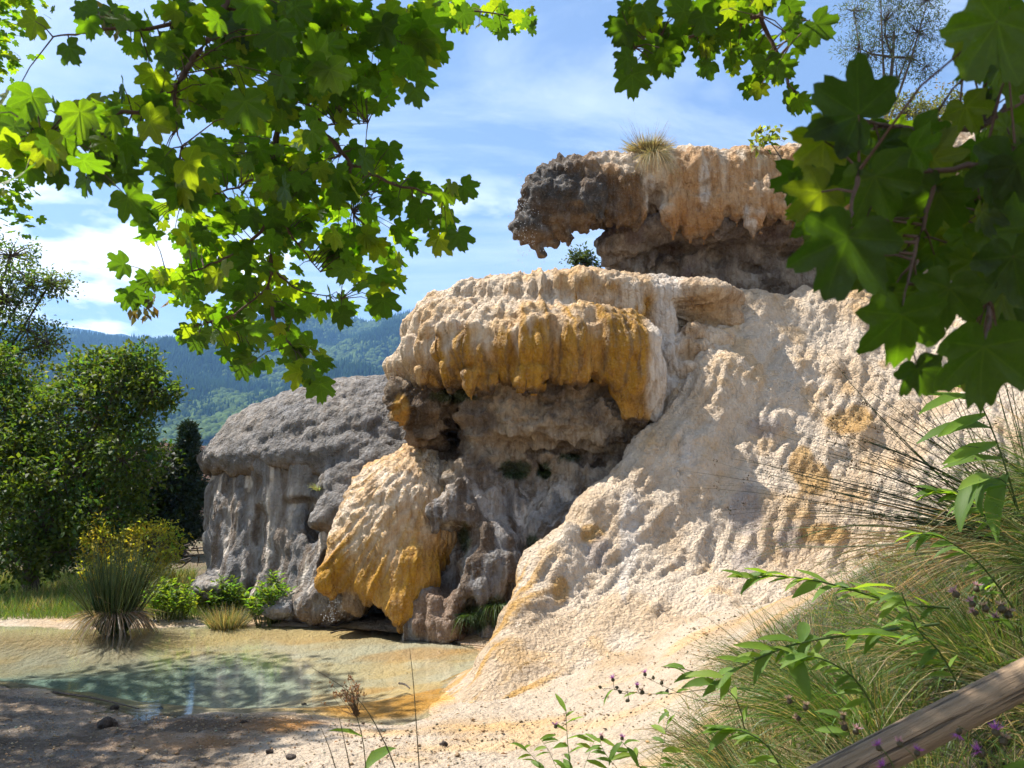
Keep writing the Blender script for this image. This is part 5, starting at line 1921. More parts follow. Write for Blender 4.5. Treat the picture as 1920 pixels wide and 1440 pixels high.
def build_maple(name, label, root_loc, clusters, singles, branches, n_parts, seed, extra_crown=(), nfwd=.6, trunk=None, tone=1.0):
    rs = np.random.default_rng(seed)
    root = empty(name, root_loc)
    tag(root, label, 'tree')
    inv = Matrix.Translation(Vector(root_loc)).inverted()
    pos, size, tipd, nrm = [], [], [], []
    for (px, py, rx, ry, n, Y, s) in clusters:
        n = int(n * (.82 if py < 250 and px < 1000 else 1.0))
        for _ in range(n):
            a, r = rs.uniform(0, 6.28), math.sqrt(rs.uniform(0, 1))
            yy = Y * (1 + rs.normal(0, .07))
            pos.append(P(px + rx * r * math.cos(a), py + ry * r * math.sin(a), yy))
            size.append(M(s, Y) * rs.uniform(.5, 1.08))
            dx = (px + rx * r * math.cos(a) - px) / max(rx, 1)
            tipd.append(np.array([dx * .9 + rs.normal(0, .5), rs.normal(0, .3), -.9 + rs.normal(0, .45)]))
            nrm.append(np.array([rs.normal(0, .42), nfwd + rs.normal(0, .38), .62 + rs.normal(0, .35)]))
    for (px, py, Y, s, ang, tilt) in singles:
        pos.append(P(px, py, Y))
        size.append(M(s, Y) * (.88 if s < 75 else .78))
        tipd.append(np.array([math.sin(ang), .1, -math.cos(ang)]))
        nrm.append(np.array([math.sin(tilt) * .5, .85, .45]))
    pos, size, tipd, nrm = map(np.array, (pos, size, tipd, nrm))
    R = frame(nrm, tipd)
    px, py = proj(pos)
    app = size / pos[:, 1]
    vis = (px > -60) & (px < 1980) & (py > -60) & (py < 1500)
    order = np.argsort(-(app * vis))
    meshes = [maple_leaf_mesh(i % 8, np.array(GREENS[i % 5]) * tone) for i in range(10)]
    for k in order[:n_parts]:
        o = bpy.data.objects.new('leaf', meshes[rs.integers(0, 10)])
        COL.objects.link(o)
        o.parent = root
        m = np.eye(4)
        m[:3, :3] = R[k] * size[k]
        m[:3, 3] = pos[k] - np.asarray(root_loc)
        o.matrix_basis = Matrix(m.tolist())
    rest = list(order[n_parts:])
    V, Fc, U, C, off = [], [], [], [], 0

    def put(p, Rm, s):
        nonlocal off
        v, f, uv = MAPLE[rs.integers(0, 8)]
        V.append(p + (v * s) @ Rm.T)
        Fc.append(f + off)
        U.append(uv)
        C.append(np.tile(np.array(GREENS[rs.integers(0, 5)]) * tone * rs.uniform(.8, 1.2), (len(v), 1)))
        off += len(v)
    for k in rest:
        put(pos[k], R[k], size[k])
    for (c, r, n, s) in extra_crown:
        p, d = ball(n, rs, .3)
        p = np.asarray(c) + p * np.asarray(r) * (.75 + .5 * fbm(d * 2 + 3, 3, seed))[:, None]
        Rm = frame(rs.normal(0, .5, (n, 3)) + np.array([0, .2, .9]), rs.normal(0, .6, (n, 3)) + np.array([0, 0, -.8]))
        for i in range(n):
            put(p[i], Rm[i], s * rs.uniform(.7, 1.2))
    if V:
        o = mesh_obj('leaves', np.concatenate(V), np.concatenate(Fc), MAT_MAPLE, root, True, np.concatenate(C), np.concatenate(U))
        o.matrix_parent_inverse = inv
        tag(o, kind='stuff')
    # boughs
    for i, (pts, r0) in enumerate(branches):
        w = np.array([P(a, b, y) for a, b, y in pts])
        t = np.linspace(0, len(w) - 1, (len(w) - 1) * 5 + 1)
        w = np.stack([np.interp(t, np.arange(len(w)), w[:, k]) for k in range(3)], 1)
        w = w + rs.normal(0, r0 * .35, w.shape)
        v, f = tubes([(w, r0 * (1 - .72 * np.linspace(0, 1, len(w))))], 6)
        o = mesh_obj('bough' if i < 3 else 'twig', v, f, MAT_TWIG, root)
        o.matrix_parent_inverse = inv
    # leaf stalks to the nearest bough
    allw = np.concatenate([np.stack([np.interp(np.linspace(0, len(p) - 1, 24), np.arange(len(p)), np.array([P(*q) for q in p])[:, k]) for k in range(3)], 1) for p, _ in branches])
    ps = []
    for k in range(len(pos)):
        d = allw - pos[k]
        d2 = (d ** 2).sum(1)
        j = int(np.argmin(d2))
        L = math.sqrt(d2[j])
        if L < size[k] * 4.5:
            m = pos[k] * .5 + allw[j] * .5 + np.array([0, 0, .1 * L])
            ps.append((np.array([allw[j], m, pos[k]]), [.0022, .0014, .001]))
    if ps:
        v, f = tubes(ps, 3)
        o = mesh_obj('leaf_stalks', v, f, MAT_TWIG, root)
        o.matrix_parent_inverse = inv
        tag(o, kind='stuff')
    if trunk is not None:
        v, f = tubes([(np.array(trunk[0]), trunk[1])], 10)
        o = mesh_obj('trunk', v, f, MAT_BARK, root)
        o.matrix_parent_inverse = inv
    return root


cl_left = [
    (80, 215, 95, 50, 24, 1.55, 50), (170, 300, 95, 55, 26, 1.6, 50), (40, 270, 40, 50, 9, 1.5, 50), (230, 210, 60, 50, 16, 1.7, 44),
    (300, 60, 80, 60, 26, 1.75, 40), (400, 60, 90, 70, 46, 1.8, 42), (520, 60, 110, 70, 64, 1.9, 42), (640, 60, 110, 65, 62, 2.0, 42), (760, 70, 70, 60, 30, 2.0, 42), (780, 130, 40, 40, 10, 1.8, 46),
    (350, 170, 80, 60, 26, 1.8, 44), (470, 180, 90, 70, 44, 2.0, 44), (590, 180, 90, 70, 42, 2.0, 42), (690, 160, 60, 40, 18, 2.0, 42),
    (330, 320, 60, 50, 16, 1.7, 46), (460, 330, 110, 80, 60, 2.3, 36), (590, 320, 100, 80, 52, 2.3, 36), (700, 330, 80, 60, 30, 2.3, 34), (790, 370, 60, 50, 18, 2.25, 34), (840, 400, 34, 56, 9, 2.2, 38),
    (330, 420, 70, 40, 20, 2.3, 34), (450, 450, 110, 70, 60, 2.5, 34), (580, 440, 100, 70, 52, 2.5, 34), (690, 460, 80, 55, 30, 2.5, 34), (710, 530, 40, 40, 9, 2.4, 36),
    (300, 535, 60, 30, 15, 2.4, 30), (400, 545, 80, 50, 34, 2.5, 32), (500, 570, 90, 60, 40, 2.6, 32), (600, 560, 60, 40, 16, 2.5, 32), (430, 630, 60, 34, 15, 2.5, 32), (370, 620, 30, 24, 7, 2.5, 32), (520, 650, 70, 40, 22, 2.5, 32), (590, 680, 40, 34, 11, 2.45, 32),
    (900, 24, 70, 26, 30, 3.0, 24), (965, 36, 44, 26, 18, 3.0, 24), (830, 20, 60, 26, 20, 2.6, 30), (180, 20, 60, 24, 10, 1.7, 40)]
sg_left = [(66, 40, 1.7, 46, -.5, 0), (130, 90, 1.7, 44, .4, .3), (270, 410, 2.2, 40, -.3, .2), (232, 495, 2.2, 40, -1.4, .1), (240, 555, 2.2, 36, -.4, .2), (600, 720, 2.2, 44, .1, 0), (455, 690, 2.3, 34, -.6, .4), (370, 640, 2.3, 32, .1, .4), (640, 590, 2.3, 36, .8, .3), (860, 440, 2.1, 42, .3, 0),
           (870, 350, 2.1, 40, .9, 0), (60, 180, 1.4, 62, -.3, 0), (150, 210, 1.4, 66, .1, .2), (90, 270, 1.4, 68, .2, .1), (460, 190, 1.5, 70, .1, .2), (520, 60, 1.6, 66, -.2, .1), (620, 130, 1.6, 62, .3, .2), (470, 210, 1.6, 56, .4, .3), (240, 370, 1.5, 62, .5, 0), (390, 280, 1.6, 56, -.2, .1)]
br_left = [([(528, -60, 2.1), (520, 120, 2.15), (518, 260, 2.2), (514, 400, 2.3), (503, 540, 2.4), (512, 600, 2.4), (545, 650, 2.4)], .0125),
           ([(450, -60, 1.8), (425, 10, 1.8), (375, 95, 1.75), (330, 165, 1.7), (260, 210, 1.65), (190, 225, 1.6), (120, 240, 1.55)], .009),
           ([(520, 110, 2.15), (560, 170, 2.15), (610, 250, 2.15), (660, 310, 2.15), (740, 345, 2.15), (830, 370, 2.15)], .009),
           ([(515, 310, 2.25), (450, 350, 2.3), (340, 380, 2.3)], .005), ([(514, 410, 2.3), (450, 470, 2.35), (380, 505, 2.35), (290, 525, 2.3)], .006), ([(514, 400, 2.3), (560, 460, 2.35), (600, 510, 2.4)], .005),
           ([(655, 305, 2.15), (658, 350, 2.2), (662, 400, 2.3)], .005), ([(520, 300, 2.2), (570, 340, 2.2), (640, 360, 2.2)], .004), ([(640, 290, 2.1), (600, 235, 2.1), (690, 230, 2.0)], .004),
           ([(330, 165, 1.7), (325, 220, 1.7), (340, 275, 1.7)], .004), ([(528, 0, 2.1), (640, 40, 2.0), (760, 60, 2.0), (800, 130, 1.9)], .006), ([(700, -30, 2.6), (860, 15, 2.9), (990, 35, 3.0)], .006), ([(400, 40, 1.8), (300, 50, 1.75), (170, 60, 1.7), (100, 70, 1.7)], .006),
           ([(120, 240, 1.55), (80, 260, 1.5), (50, 230, 1.5)], .004), ([(506, 500, 2.4), (560, 545, 2.4), (640, 560, 2.4)], .004), ([(503, 540, 2.4), (440, 590, 2.4), (370, 610, 2.4)], .004)]
mroot = np.array([-6.6, 5.6, gz1(-6.6, 5.6)])
bough_end = P(528, -60, 2.1)
b2 = P(450, -60, 1.8)
mt = build_maple('maple_tree', 'field maple whose leafy boughs hang down across the upper left of the view', mroot, cl_left, sg_left, br_left, 300, 61,
                 extra_crown=[((-6.1, 6.9, 5.2), (1.35, 1.3, .9), 800, .085), ((-7.2, 9.1, 5.6), (1.35, 1.5, 1.0), 800, .085), ((-6.9, 8.6, 8.3), (1.2, 1.5, .8), 600, .085), ((-7.8, 8.0, 7.0), (1.8, 1.8, 1.0), 800, .085), ((-1.0, 2.1, 3.75), (1.0, .55, .28), 1000, .055), ((-9.0, 10.3, 8.6), (2.2, 1.8, 1.2), 1300, .09)],
                 trunk=([mroot - [0, 0, .2], mroot + [.1, .2, 1.5], mroot + [0, .9, 3.6], mroot + [-.2, 2.0, 7.4]], [.2, .17, .14, .05]))
iv = Matrix.Translation(Vector(mroot)).inverted()
# winged seeds hanging in bunches
for (px, py, Y, n_, cl_) in ((270, 582, 2.3, 20, (.12, .10, .045)), (322, 190, 1.7, 12, (.17, .17, .05)), (202, 40, 1.7, 14, (.13, .15, .05)), (365, 322, 2.0, 5, (.16, .08, .04))):
    r_ = np.random.default_rng(px)
    c0 = P(px, py, Y)
    C = c0 + r_.normal(0, M(14, Y), (n_, 3))
    v, f_, c = kite_leaves(C, r_.normal(0, .6, (n_, 3)) + np.array([0, 0, -.5]), r_.normal(size=(n_, 3)), M(26, Y), M(11, Y), col_var(cl_, n_, r_, .2))
    o = mesh_obj('seed_bunch', v, f_, MAT_BLADE, mt, False, c)
    tag(o, kind='stuff')
    o.matrix_parent_inverse = iv
v, f = tubes([(np.array([mroot + [0, .5, 3.0], [-4.5, 4.4, 4.4], [-2.2, 3.0, 4.6], [-.9, 2.3, 3.6], bough_end]), [.09, .06, .045, .025, .0128]),
              (np.array([[-2.2, 3.0, 4.6], [-1.2, 2.1, 3.6], b2]), [.035, .02, .0095]), (np.array([[-1.2, 2.4, 4.0], [-.6, 2.5, 3.4], P(700, -30, 2.6)]), [.025, .012, .006])], 7)
o = mesh_obj('limb', v, f, MAT_BARK, mt)
o.matrix_parent_inverse = iv

cl_right = [(1195, 40, 44, 36, 12, 1.7, 36), (1220, 95, 50, 40, 14, 1.7, 38), (1300, 40, 70, 40, 26, 1.8, 34), (1370, 90, 60, 50, 24, 1.8, 34), (1340, 10, 90, 24, 22, 1.8, 34), (1430, 140, 44, 40, 14, 1.7, 34), (1480, 60, 30, 40, 8, 1.6, 34), (1440, 10, 60, 24, 12, 1.7, 34), (1480, 190, 24, 24, 6, 1.6, 34),
            (1680, 300, 90, 60, 24, 1.25, 52), (1800, 320, 100, 70, 34, 1.2, 54), (1720, 420, 90, 70, 24, 1.2, 54), (1840, 450, 90, 80, 40, 1.1, 60), (1620, 350, 60, 60, 14, 1.2, 52), (1870, 560, 60, 60, 20, 1.1, 60), (1880, 180, 50, 60, 14, 1.1, 60), (1890, 60, 40, 60, 10, 1.0, 64), (1600, 250, 70, 60, 6, .95, 74), (1560, 380, 70, 90, 7, .92, 76), (1640, 470, 80, 70, 7, .92, 76), (1700, 560, 70, 60, 6, .92, 74), (1790, 440, 90, 90, 8, .9, 76), (1860, 620, 60, 80, 8, .88, 78), (1870, 300, 60, 90, 8, .9, 78), (1720, 330, 80, 60, 6, .92, 74), (1870, 80, 60, 90, 7, .85, 80), (1810, 690, 50, 40, 3, .88, 70)]
sg_right = [(1185, 140, 1.6, 56, .1, 0), (1170, 55, 1.6, 46, -.5, .2), (1240, 110, 1.6, 50, .6, .1), (1530, 45, 1.4, 54, .9, .2), (1610, 215, .78, 150, -2.2, .2), (1545, 265, .8, 100, -.9, .1), (1540, 360, .8, 100, -.8, .2), (1590, 445, .72, 170, -.25, .05), (1640, 330, .8, 130, .5, .1), (1690, 590, .78, 140, .1, .0),
            (1845, 650, .72, 160, .05, .05), (1870, 40, .66, 170, -.5, .1), (1900, 480, .8, 140, .3, .1), (1760, 360, .85, 120, -.2, .2), (1720, 250, .9, 90, .8, .1), (1650, 480, .85, 110, -.6, .1), (1780, 540, .8, 120, -.1, .1), (1810, 200, .9, 80, .6, .1), (1890, 300, .8, 130, -.2, .1), (1500, 330, 1.0, 70, -1.2, .1), (1720, 690, .8, 80, .4, .1)]
br_right = [([(1990, 140, .95), (1900, 200, .95), (1830, 240, .95), (1750, 250, .95), (1610, 222, .85)], .006), ([(1990, 285, .85), (1880, 302, .85), (1760, 320, .85), (1610, 325, .8)], .0055), ([(1410, -50, 1.7), (1430, 40, 1.7), (1460, 110, 1.7), (1490, 170, 1.65)], .007),
            ([(1990, 250, .95), (1920, 350, .95), (1880, 440, .95), (1850, 480, .95)], .005), ([(1430, 30, 1.7), (1330, 60, 1.7), (1250, 80, 1.7), (1180, 90, 1.65)], .005), ([(1610, 320, .8), (1600, 380, .78), (1590, 430, .74)], .003), ([(1880, 440, .95), (1860, 560, .85), (1846, 640, .75)], .0035), ([(1760, 320, .85), (1720, 450, .85), (1692, 580, .8)], .003), ([(1460, 110, 1.7), (1500, 60, 1.5), (1530, 45, 1.42)], .003)]
rroot = np.array([2.3, .6, gz1(2.3, .6)])
mt2 = build_maple('maple_tree', 'maple whose large dark leaves hang close in front along the upper right', rroot, cl_right, sg_right, br_right, 300, 62, nfwd=.75, tone=.7, extra_crown=[((.0, 1.0, 3.2), (.75, .55, .35), 800, .065), ((.7, .8, 3.1), (.7, .6, .3), 500, .065)],  # tone darkens these greens, so shade is put into the leaf colour
                  trunk=([rroot - [0, 0, .2], rroot + [0, 0, 1.2], rroot + [-.2, .2, 2.2], rroot + [-.6, .6, 3.2]], [.1, .085, .06, .03]))
iv = Matrix.Translation(Vector(rroot)).inverted()
tpz = rroot + np.array([-.2, .2, 2.2])
v, f = tubes([(np.array([rroot + [0, 0, 1.2], rroot + [-.6, .2, 1.3], P(1990, 140, .95)]), [.03, .015, .0062]), (np.array([rroot + [0, 0, 1.0], rroot + [-.7, .1, 1.1], P(1990, 285, .85)]), [.03, .014, .0056]),
              (np.array([rroot + [-.6, .6, 3.2], rroot + [-1.2, 1.0, 3.3], P(1410, -50, 1.7)]), [.03, .014, .0072]), (np.array([rroot + [0, 0, 1.1], rroot + [-.6, .2, 1.2], P(1990, 250, .95)]), [.02, .012, .0052])], 6)
o = mesh_obj('limb', v, f, MAT_BARK, mt2)
o.matrix_parent_inverse = iv

# ------------------------------------------------------------------ bank, rail and flowers in the foreground
def bank_at(px, py):
    """ground point seen at a pixel, found along the ray"""
    Ys = np.linspace(1.0, 12, 500)
    pts = np.array([P(px, py, y) for y in Ys])
    g = ground_z(pts[:, 0], pts[:, 1])
    k = np.nonzero(pts[:, 2] < g)[0]
    return pts[k[0]] if len(k) else pts[-1]


def ground_pt(px, Y):
    x = (px - 960) / F_PX * Y / (cT)
    return np.array([x, Y, gz1(x, Y)])


GREEN = (.06, .10, .025)
STRAW = (.34, .26, .14)


def tuft_at(name, label, x, y, n, L, spread, w, col, bend, seed, lean=(0, 0, 0), up=.9, radius=.15, dead=None, kind='ribbon', group='grass tussocks on the bank', K=6, root=None, part='blades', sway=.06, z=None):
    return tussock(name, label, (x, y, gz1(x, y) if z is None else z), n, L, spread, w, col, bend, seed, up=up, kind=kind, K=K, part=part, root=root, radius=radius, group=group, lean=lean, dead=dead, sway=sway)


# big rush clump on the bank at the right edge: green stems arching left, with seed clusters, and bleached dead ones below
bx, by = 2.42, 3.75
rz = gz1(bx, by) + .05
rushes, pts = tuft_at('rush_clump', 'large rush clump on the bank at the right edge, its thin stems arching left', bx, by, 120, 1.45, .8, .0046, (.035, .05, .016), .14, 71, lean=(-1.15, -.1, .0), up=.55, radius=.22, kind='tube', K=9, part='stems', group=None, sway=.05, z=rz)
rushes['category'] = 'rushes'
tuft_at('', '', bx, by, 120, 1.25, .6, .0048, (.33, .25, .13), .42, 72, lean=(-1.3, -.2, -.1), up=.45, radius=.25, kind='tube', K=9, part='dead_stems', root=rushes, sway=.12, z=rz - .05)
tuft_at('', '', bx, by, 80, 1.2, .9, .0046, (.045, .07, .02), .1, 73, lean=(-.25, -.15, .2), up=.9, radius=.25, kind='tube', K=7, part='upright_stems', root=rushes, z=rz)
# brown seed clusters near the tips
rs = np.random.default_rng(74)
C, T = [], []
for s in pts[rs.permutation(len(pts))[:90]]:
    k = rs.uniform(.78, .97)
    i = k * (len(s) - 1)
    a = s[int(i)] + (s[min(int(i) + 1, len(s) - 1)] - s[int(i)]) * (i - int(i))
    m = rs.integers(5, 11)
    C.append(a + rs.normal(0, .011, (m, 3)))
    T.append(rs.normal(0, 1, (m, 3)))
C, T = np.concatenate(C), np.concatenate(T)
v, f, c = kite_leaves(C, T, rs.normal(size=C.shape), rs.uniform(.007, .014, len(C)), rs.uniform(.005, .008, len(C)), col_var((.09, .055, .03), len(C), rs))
v2, f2, c2 = kite_leaves(C, T, unit(np.cross(T, rs.normal(size=C.shape))), rs.uniform(.007, .014, len(C)), rs.uniform(.005, .008, len(C)), col_var((.09, .055, .03), len(C), rs))
v, f, c = join([(v, f, c), (v2, f2, c2)])
o = mesh_obj('seed_clusters', v, f, MAT_BLADE, rushes, False, c)
o.matrix_parent_inverse = Matrix.Translation(rushes.location).inverted()

# tussocks down the bank
TUS = [(1.02, 3.35, 1100, .62, 'fine green and straw tussock in the middle of the bank, leaning over the pale ground', (.10, .155, .035), .45), (1.45, 3.5, 900, .66, 'green grass tussock higher on the bank under the arching rushes', (.09, .15, .035), .4),
       (1.25, 2.75, 900, .55, 'straw and green tussock just above the wooden rail', (.11, .15, .04), .55), (1.8, 3.1, 900, .62, 'dense grass tussock below the rush clump at the right edge', (.09, .145, .035), .45),
       (.85, 2.75, 800, .42, 'low dry tussock left of the lower end of the rail', (.16, .14, .06), .6), (1.75, 2.4, 700, .45, 'straw tussock behind the upper end of the rail', (.12, .12, .045), .6), (2.2, 2.9, 700, .6, 'tall mixed grass at the far right edge above the rail', (.10, .15, .035), .45),
       (2.55, 3.3, 1000, .85, 'tall green grass clump at the right edge beside the rush clump', (.09, .145, .035), .4), (2.35, 2.5, 900, .7, 'long green grass at the right edge just behind the rail', (.09, .145, .035), .4), (1.55, 4.4, 700, .6, 'thin grass tussock on the upper bank in front of the pale slope', (.09, .12, .04), .5), (1.15, 4.1, 600, .5, 'wispy tussock at the top left end of the bank', (.1, .12, .04), .5)]
for i, (x, y, n, L, lab, col, dd) in enumerate(TUS):
    tuft_at('grass_tussock', lab, x, y, int(n * 1.5), L, .75, .0038, col, .45, 80 + i, lean=(-.35, -.1, 0), up=.75, radius=.22, dead=(dd * .5, STRAW), sway=.1)
# ground cover over the whole bank
rs = np.random.default_rng(95)
n = 42000
x = rs.uniform(.55, 5.2, n)
y = rs.uniform(1.3, 5.6, n)
e = x - (.7 + .10 * (y - 2.0))
ok = (e > rs.uniform(-.1, .5, n)) & (x / y < 1.5) & (rs.uniform(0, 1, n) < np.clip(1.25 - .22 * y + .5, 0, 1))
x, y = x[ok], y[ok]
n = len(x)
p0 = np.stack([x, y, ground_z(x, y) - .02], 1)
d = unit(rs.normal(0, .55, (n, 3)) + np.array([-.3, -.1, .75]))
cc = col_var((.10, .16, .035), n, rs)
m = rs.uniform(0, 1, n) < .33
cc[m] = col_var(STRAW, int(m.sum()), rs, .25, .06)
v, f, c, _ = strands(p0, d, rs.uniform(.12, .42, n), .5 * rs.uniform(.2, 1.6, n), .0036 * np.exp(rs.normal(0, .45, n)), 5, cc, rs, sway=.12)
o = mesh_obj('bank_grass', v, f, MAT_BLADE, None, True, c)
tag(o, 'matted green and straw grass covering the bank around the wooden rail', 'grass', kind='stuff')


# wooden rail
def wood_material():
    g = NT('weathered_wood')
    o = g.obj()
    gr = g.noise(g.mapv(o, (1.2, 26, 26)), 2.0, 8, .65, .5)
    cr = g.noise(g.mapv(o, (1.5, 60, 60)), 1.0, 4, .6)
    big = g.noise(o, 5.0, 4, .6)
    c = g.mix(g.ramp(gr, .3, .7), (.17, .11, .062), (.42, .285, .17))
    c = g.mix(g.ramp(cr, .56, .62, 0, .9), c, (.04, .028, .018))
    kn = g.voro(g.mapv(o, (2.2, 5, 5)), 2.4)
    c = g.mix(g.ramp(kn, .16, .05, 0, .85), c, (.05, .032, .02))
    c = g.mix(g.ramp(big, .4, .7, 0, .5), c, (.27, .20, .12))
    h = g.math('ADD', gr, g.math('MULTIPLY', g.ramp(cr, .55, .62), -1.6))
    p = g.principled(Base_Color=c, Roughness=.8, Normal=g.bump(h, .9, .016))
    return g.finish(p.outputs[0])


MAT_WOOD = wood_material()
ra, rb_ = P(1280, 1606, 1.56), P(2600, 919, 2.08)
L = np.linalg.norm(rb_ - ra)
rail = empty('wooden_rail', ra)
tag(rail, 'weathered round wooden handrail rising across the bottom right corner', 'handrail')
q = Vector(rb_ - ra).to_track_quat('X', 'Z')


def log(name, length, r, parent, loc, quat, seed):
    rs = np.random.default_rng(seed)
    K, S = 60, 28
    t = np.linspace(0, length, K)
    a = np.arange(S) * 2 * np.pi / S
    T, A = np.meshgrid(t, a, indexing='ij')
    p = np.stack([T.ravel() * 1.5, np.cos(A).ravel() * 1.6, np.sin(A).ravel() * 1.6], 1)
    rr = r * (1 + .10 * (fbm(p, 4, seed) - .5) + .05 * (fbm(p * np.array([.5, 5, 5]), 3, seed + 3) - .5))
    v = np.stack([T.ravel(), rr * np.cos(A).ravel(), rr * np.sin(A).ravel()], 1)
    i = np.arange(K * S).reshape(K, S)
    j = np.roll(i, -1, axis=1)
    f = [tuple(x) for x in np.stack([i[:-1], j[:-1], j[1:], i[1:]], -1).reshape(-1, 4)[:, ::-1]]
    f.append(tuple(i[0]))
    f.append(tuple(i[-1][::-1]))
    o = mesh_obj(name, v, f, MAT_WOOD, parent)
    o.location = loc
    o.rotation_mode = 'QUATERNION'
    o.rotation_quaternion = quat
    return o


log('rail', L, .036, rail, (0, 0, 0), q, 1)
up_q = Vector((0, 0, 1)).to_track_quat('X', 'Z')
for e in (ra + (rb_ - ra) * .03, ra + (rb_ - ra) * .97):
    gzv = gz1(e[0], e[1])
    log('post', max(e[2] - gzv + .04, .4), .05, rail, tuple(np.array([e[0], e[1] + .10, min(gzv, e[2] - .3) - .1]) - ra), up_q, 3)


# ---------- leafy and flowering herbs
def lance_leaf(L, W, bend, seed):
    rs = np.random.default_rng(seed)
    K = 6
    t = np.linspace(0, 1, K)
    w = W * np.sin(np.pi * np.clip(t * .93 + .05, 0, 1)) ** .8
    z = -bend * t ** 2 * L
    mid = np.stack([0 * t, t * L, z], 1)
    l = mid + np.stack([-w / 2, 0 * t, w * .25 + .05 * W * np.sin(t * 14 + seed)], 1)
    r = mid + np.stack([w / 2, 0 * t, w * .25 + .05 * W * np.cos(t * 13 + seed)], 1)
    v = np.concatenate([mid, l, r])
    f = []
    for i in range(K - 1):
        f += [(i, i + 1, K + i + 1, K + i), (i, 2 * K + i, 2 * K + i + 1, i + 1)]
    return v, np.array(f)


LANCE = []
for i in range(5):
    v, f = lance_leaf(1.0, .25 + .03 * i, .08 + .1 * i, i)
    o = mesh_obj('leaf', v, f, MAT_LEAF, None, True, np.tile(np.array([(.14, .23, .03), (.11, .19, .025), (.17, .25, .04), (.09, .16, .03), (.13, .22, .04)][i]), (len(v), 1)))
    LANCE.append(o.data)
    bpy.data.objects.remove(o)


def place(mesh, name, parent, p, t, n, s):
    t = unit(np.asarray(t, float))
    n = np.asarray(n, float)
    R = frame(n[None], t[None])[0]
    o = bpy.data.objects.new(name, mesh)
    COL.objects.link(o)
    o.parent = parent
    m = np.eye(4)
    m[:3, :3] = R * s
    m[:3, 3] = np.asarray(p) - np.array(parent.location)
    o.matrix_basis = Matrix(m.tolist())
    return o


def flower_meshes():
    rs = np.random.default_rng(9)
    out = {}
    # scaly bud
    K, S = 7, 8
    t = np.linspace(0, 1, K)
    rad = np.array([.12, .42, .52, .5, .4, .3, .26])
    v, f = tubes([(np.stack([0 * t, 0 * t, t * 1.1], 1), rad)], S)
    v = v + rs.normal(0, .03, v.shape)
    o = mesh_obj('bud', v, f, MAT_BLADE, None, True, np.tile(np.array([.09, .075, .04]), (len(v), 1)))
    out['bud'] = o.data
    bpy.data.objects.remove(o)
    for nm, col, n, L in (('florets', (.34, .10, .42), 34, 1.1), ('faded', (.36, .25, .22), 40, .8), ('pink', (.50, .28, .38), 34, .9)):
        th = rs.uniform(0, 6.28, n)
        d = unit(np.stack([np.cos(th), np.sin(th), rs.uniform(.35, 1.6, n)], 1))
        p0 = np.stack([np.cos(th) * .18, np.sin(th) * .18, np.full(n, 1.0)], 1)
        v, f, c, _ = strands(p0, d, L * rs.uniform(.6, 1.1, n), .1, .13, 4, col_var(col, n, rs, .2, .05), rs, sway=.15)
        o = mesh_obj(nm, v, f, MAT_BLADE, None, True, c)
        out[nm] = o.data
        bpy.data.objects.remove(o)
    return out


FLW = flower_meshes()


def stem_path(pts, n=10):
    pts = np.array(pts, float)
    k = np.arange(len(pts))
    t = np.linspace(0, len(pts) - 1, n)
    # smooth (Catmull-Rom)
    out = []
    for u in t:
        i = min(int(u), len(pts) - 2)
        a = u - i
        p0, p1, p2, p3 = pts[max(i - 1, 0)], pts[i], pts[i + 1], pts[min(i + 2, len(pts) - 1)]
        out.append(.5 * ((2 * p1) + (-p0 + p2) * a + (2 * p0 - 5 * p1 + 4 * p2 - p3) * a * a + (-p0 + 3 * p1 - 3 * p2 + p3) * a ** 3))
    return np.array(out)


def herb(name, label, stems, leaves, heads, group=None, seed=0, cat='plant', r0=.003, col=(.09, .13, .035)):
    """stems: pixel polylines (px,py,Y); leaves: (stem, t, length px, dx, dy, mesh); heads: (px,py,Y,radius px,kind,dx,dy)"""
    rs = np.random.default_rng(seed)
    W = [stem_path([P(*q) for q in s]) for s in stems]
    base = W[0][0]
    root = empty(name, base)
    tag(root, label, cat, group)
    inv = Matrix.Translation(Vector(base)).inverted()
    for i, w in enumerate(W):
        v, f = tubes([(w, r0 * (1.0 if i == 0 else .6) * np.linspace(1, .45, len(w)))], 5)
        o = mesh_obj('stem', v, f, MAT_BLADE, root, True, np.tile(np.array(col), (len(v), 1)))
        o.matrix_parent_inverse = inv
    for (si, t, L, dx, dy, mi) in leaves:
        w = W[si]
        u = t * (len(w) - 1)
        i = min(int(u), len(w) - 2)
        p = w[i] + (w[i + 1] - w[i]) * (u - i)
        s = M(L, p[1])
        td = np.array([dx, rs.uniform(-.35, .15), -dy])
        place(LANCE[mi], 'leaf', root, p, td, np.array([rs.normal(0, .3), -.35 + rs.normal(0, .3), .8]), s)
    for (px, py, Y, r, kind, dx, dy) in heads:
        p = P(px, py, Y)
        s = M(r, Y)
        td = unit(np.array([dx, rs.uniform(-.3, .1), -dy]))
        q = Vector(td).to_track_quat('Z', 'Y')
        o = bpy.data.objects.new('flower_head', FLW['bud'])
        COL.objects.link(o)
        o.parent = root
        o.matrix_basis = Matrix.Translation(Vector(p - base)) @ q.to_matrix().to_4x4() @ Matrix.Scale(s, 4)
        if kind:
            k = bpy.data.objects.new('petals', FLW[kind])
            COL.objects.link(k)
            k.parent = o
        # stalk to the nearest stem point
        aw = np.concatenate(W)
        j = np.argmin(((aw - p) ** 2).sum(1))
        v, f = tubes([(np.array([aw[j], (aw[j] + p) / 2 - np.array([0, 0, .004]), p]), [r0 * .5, r0 * .4, r0 * .4])], 4)
        o = mesh_obj('stalk', v, f, MAT_BLADE, root, True, np.tile(np.array(col) * .8, (len(v), 1)))
        o.matrix_parent_inverse = inv
    return root


rs = random.Random(5)


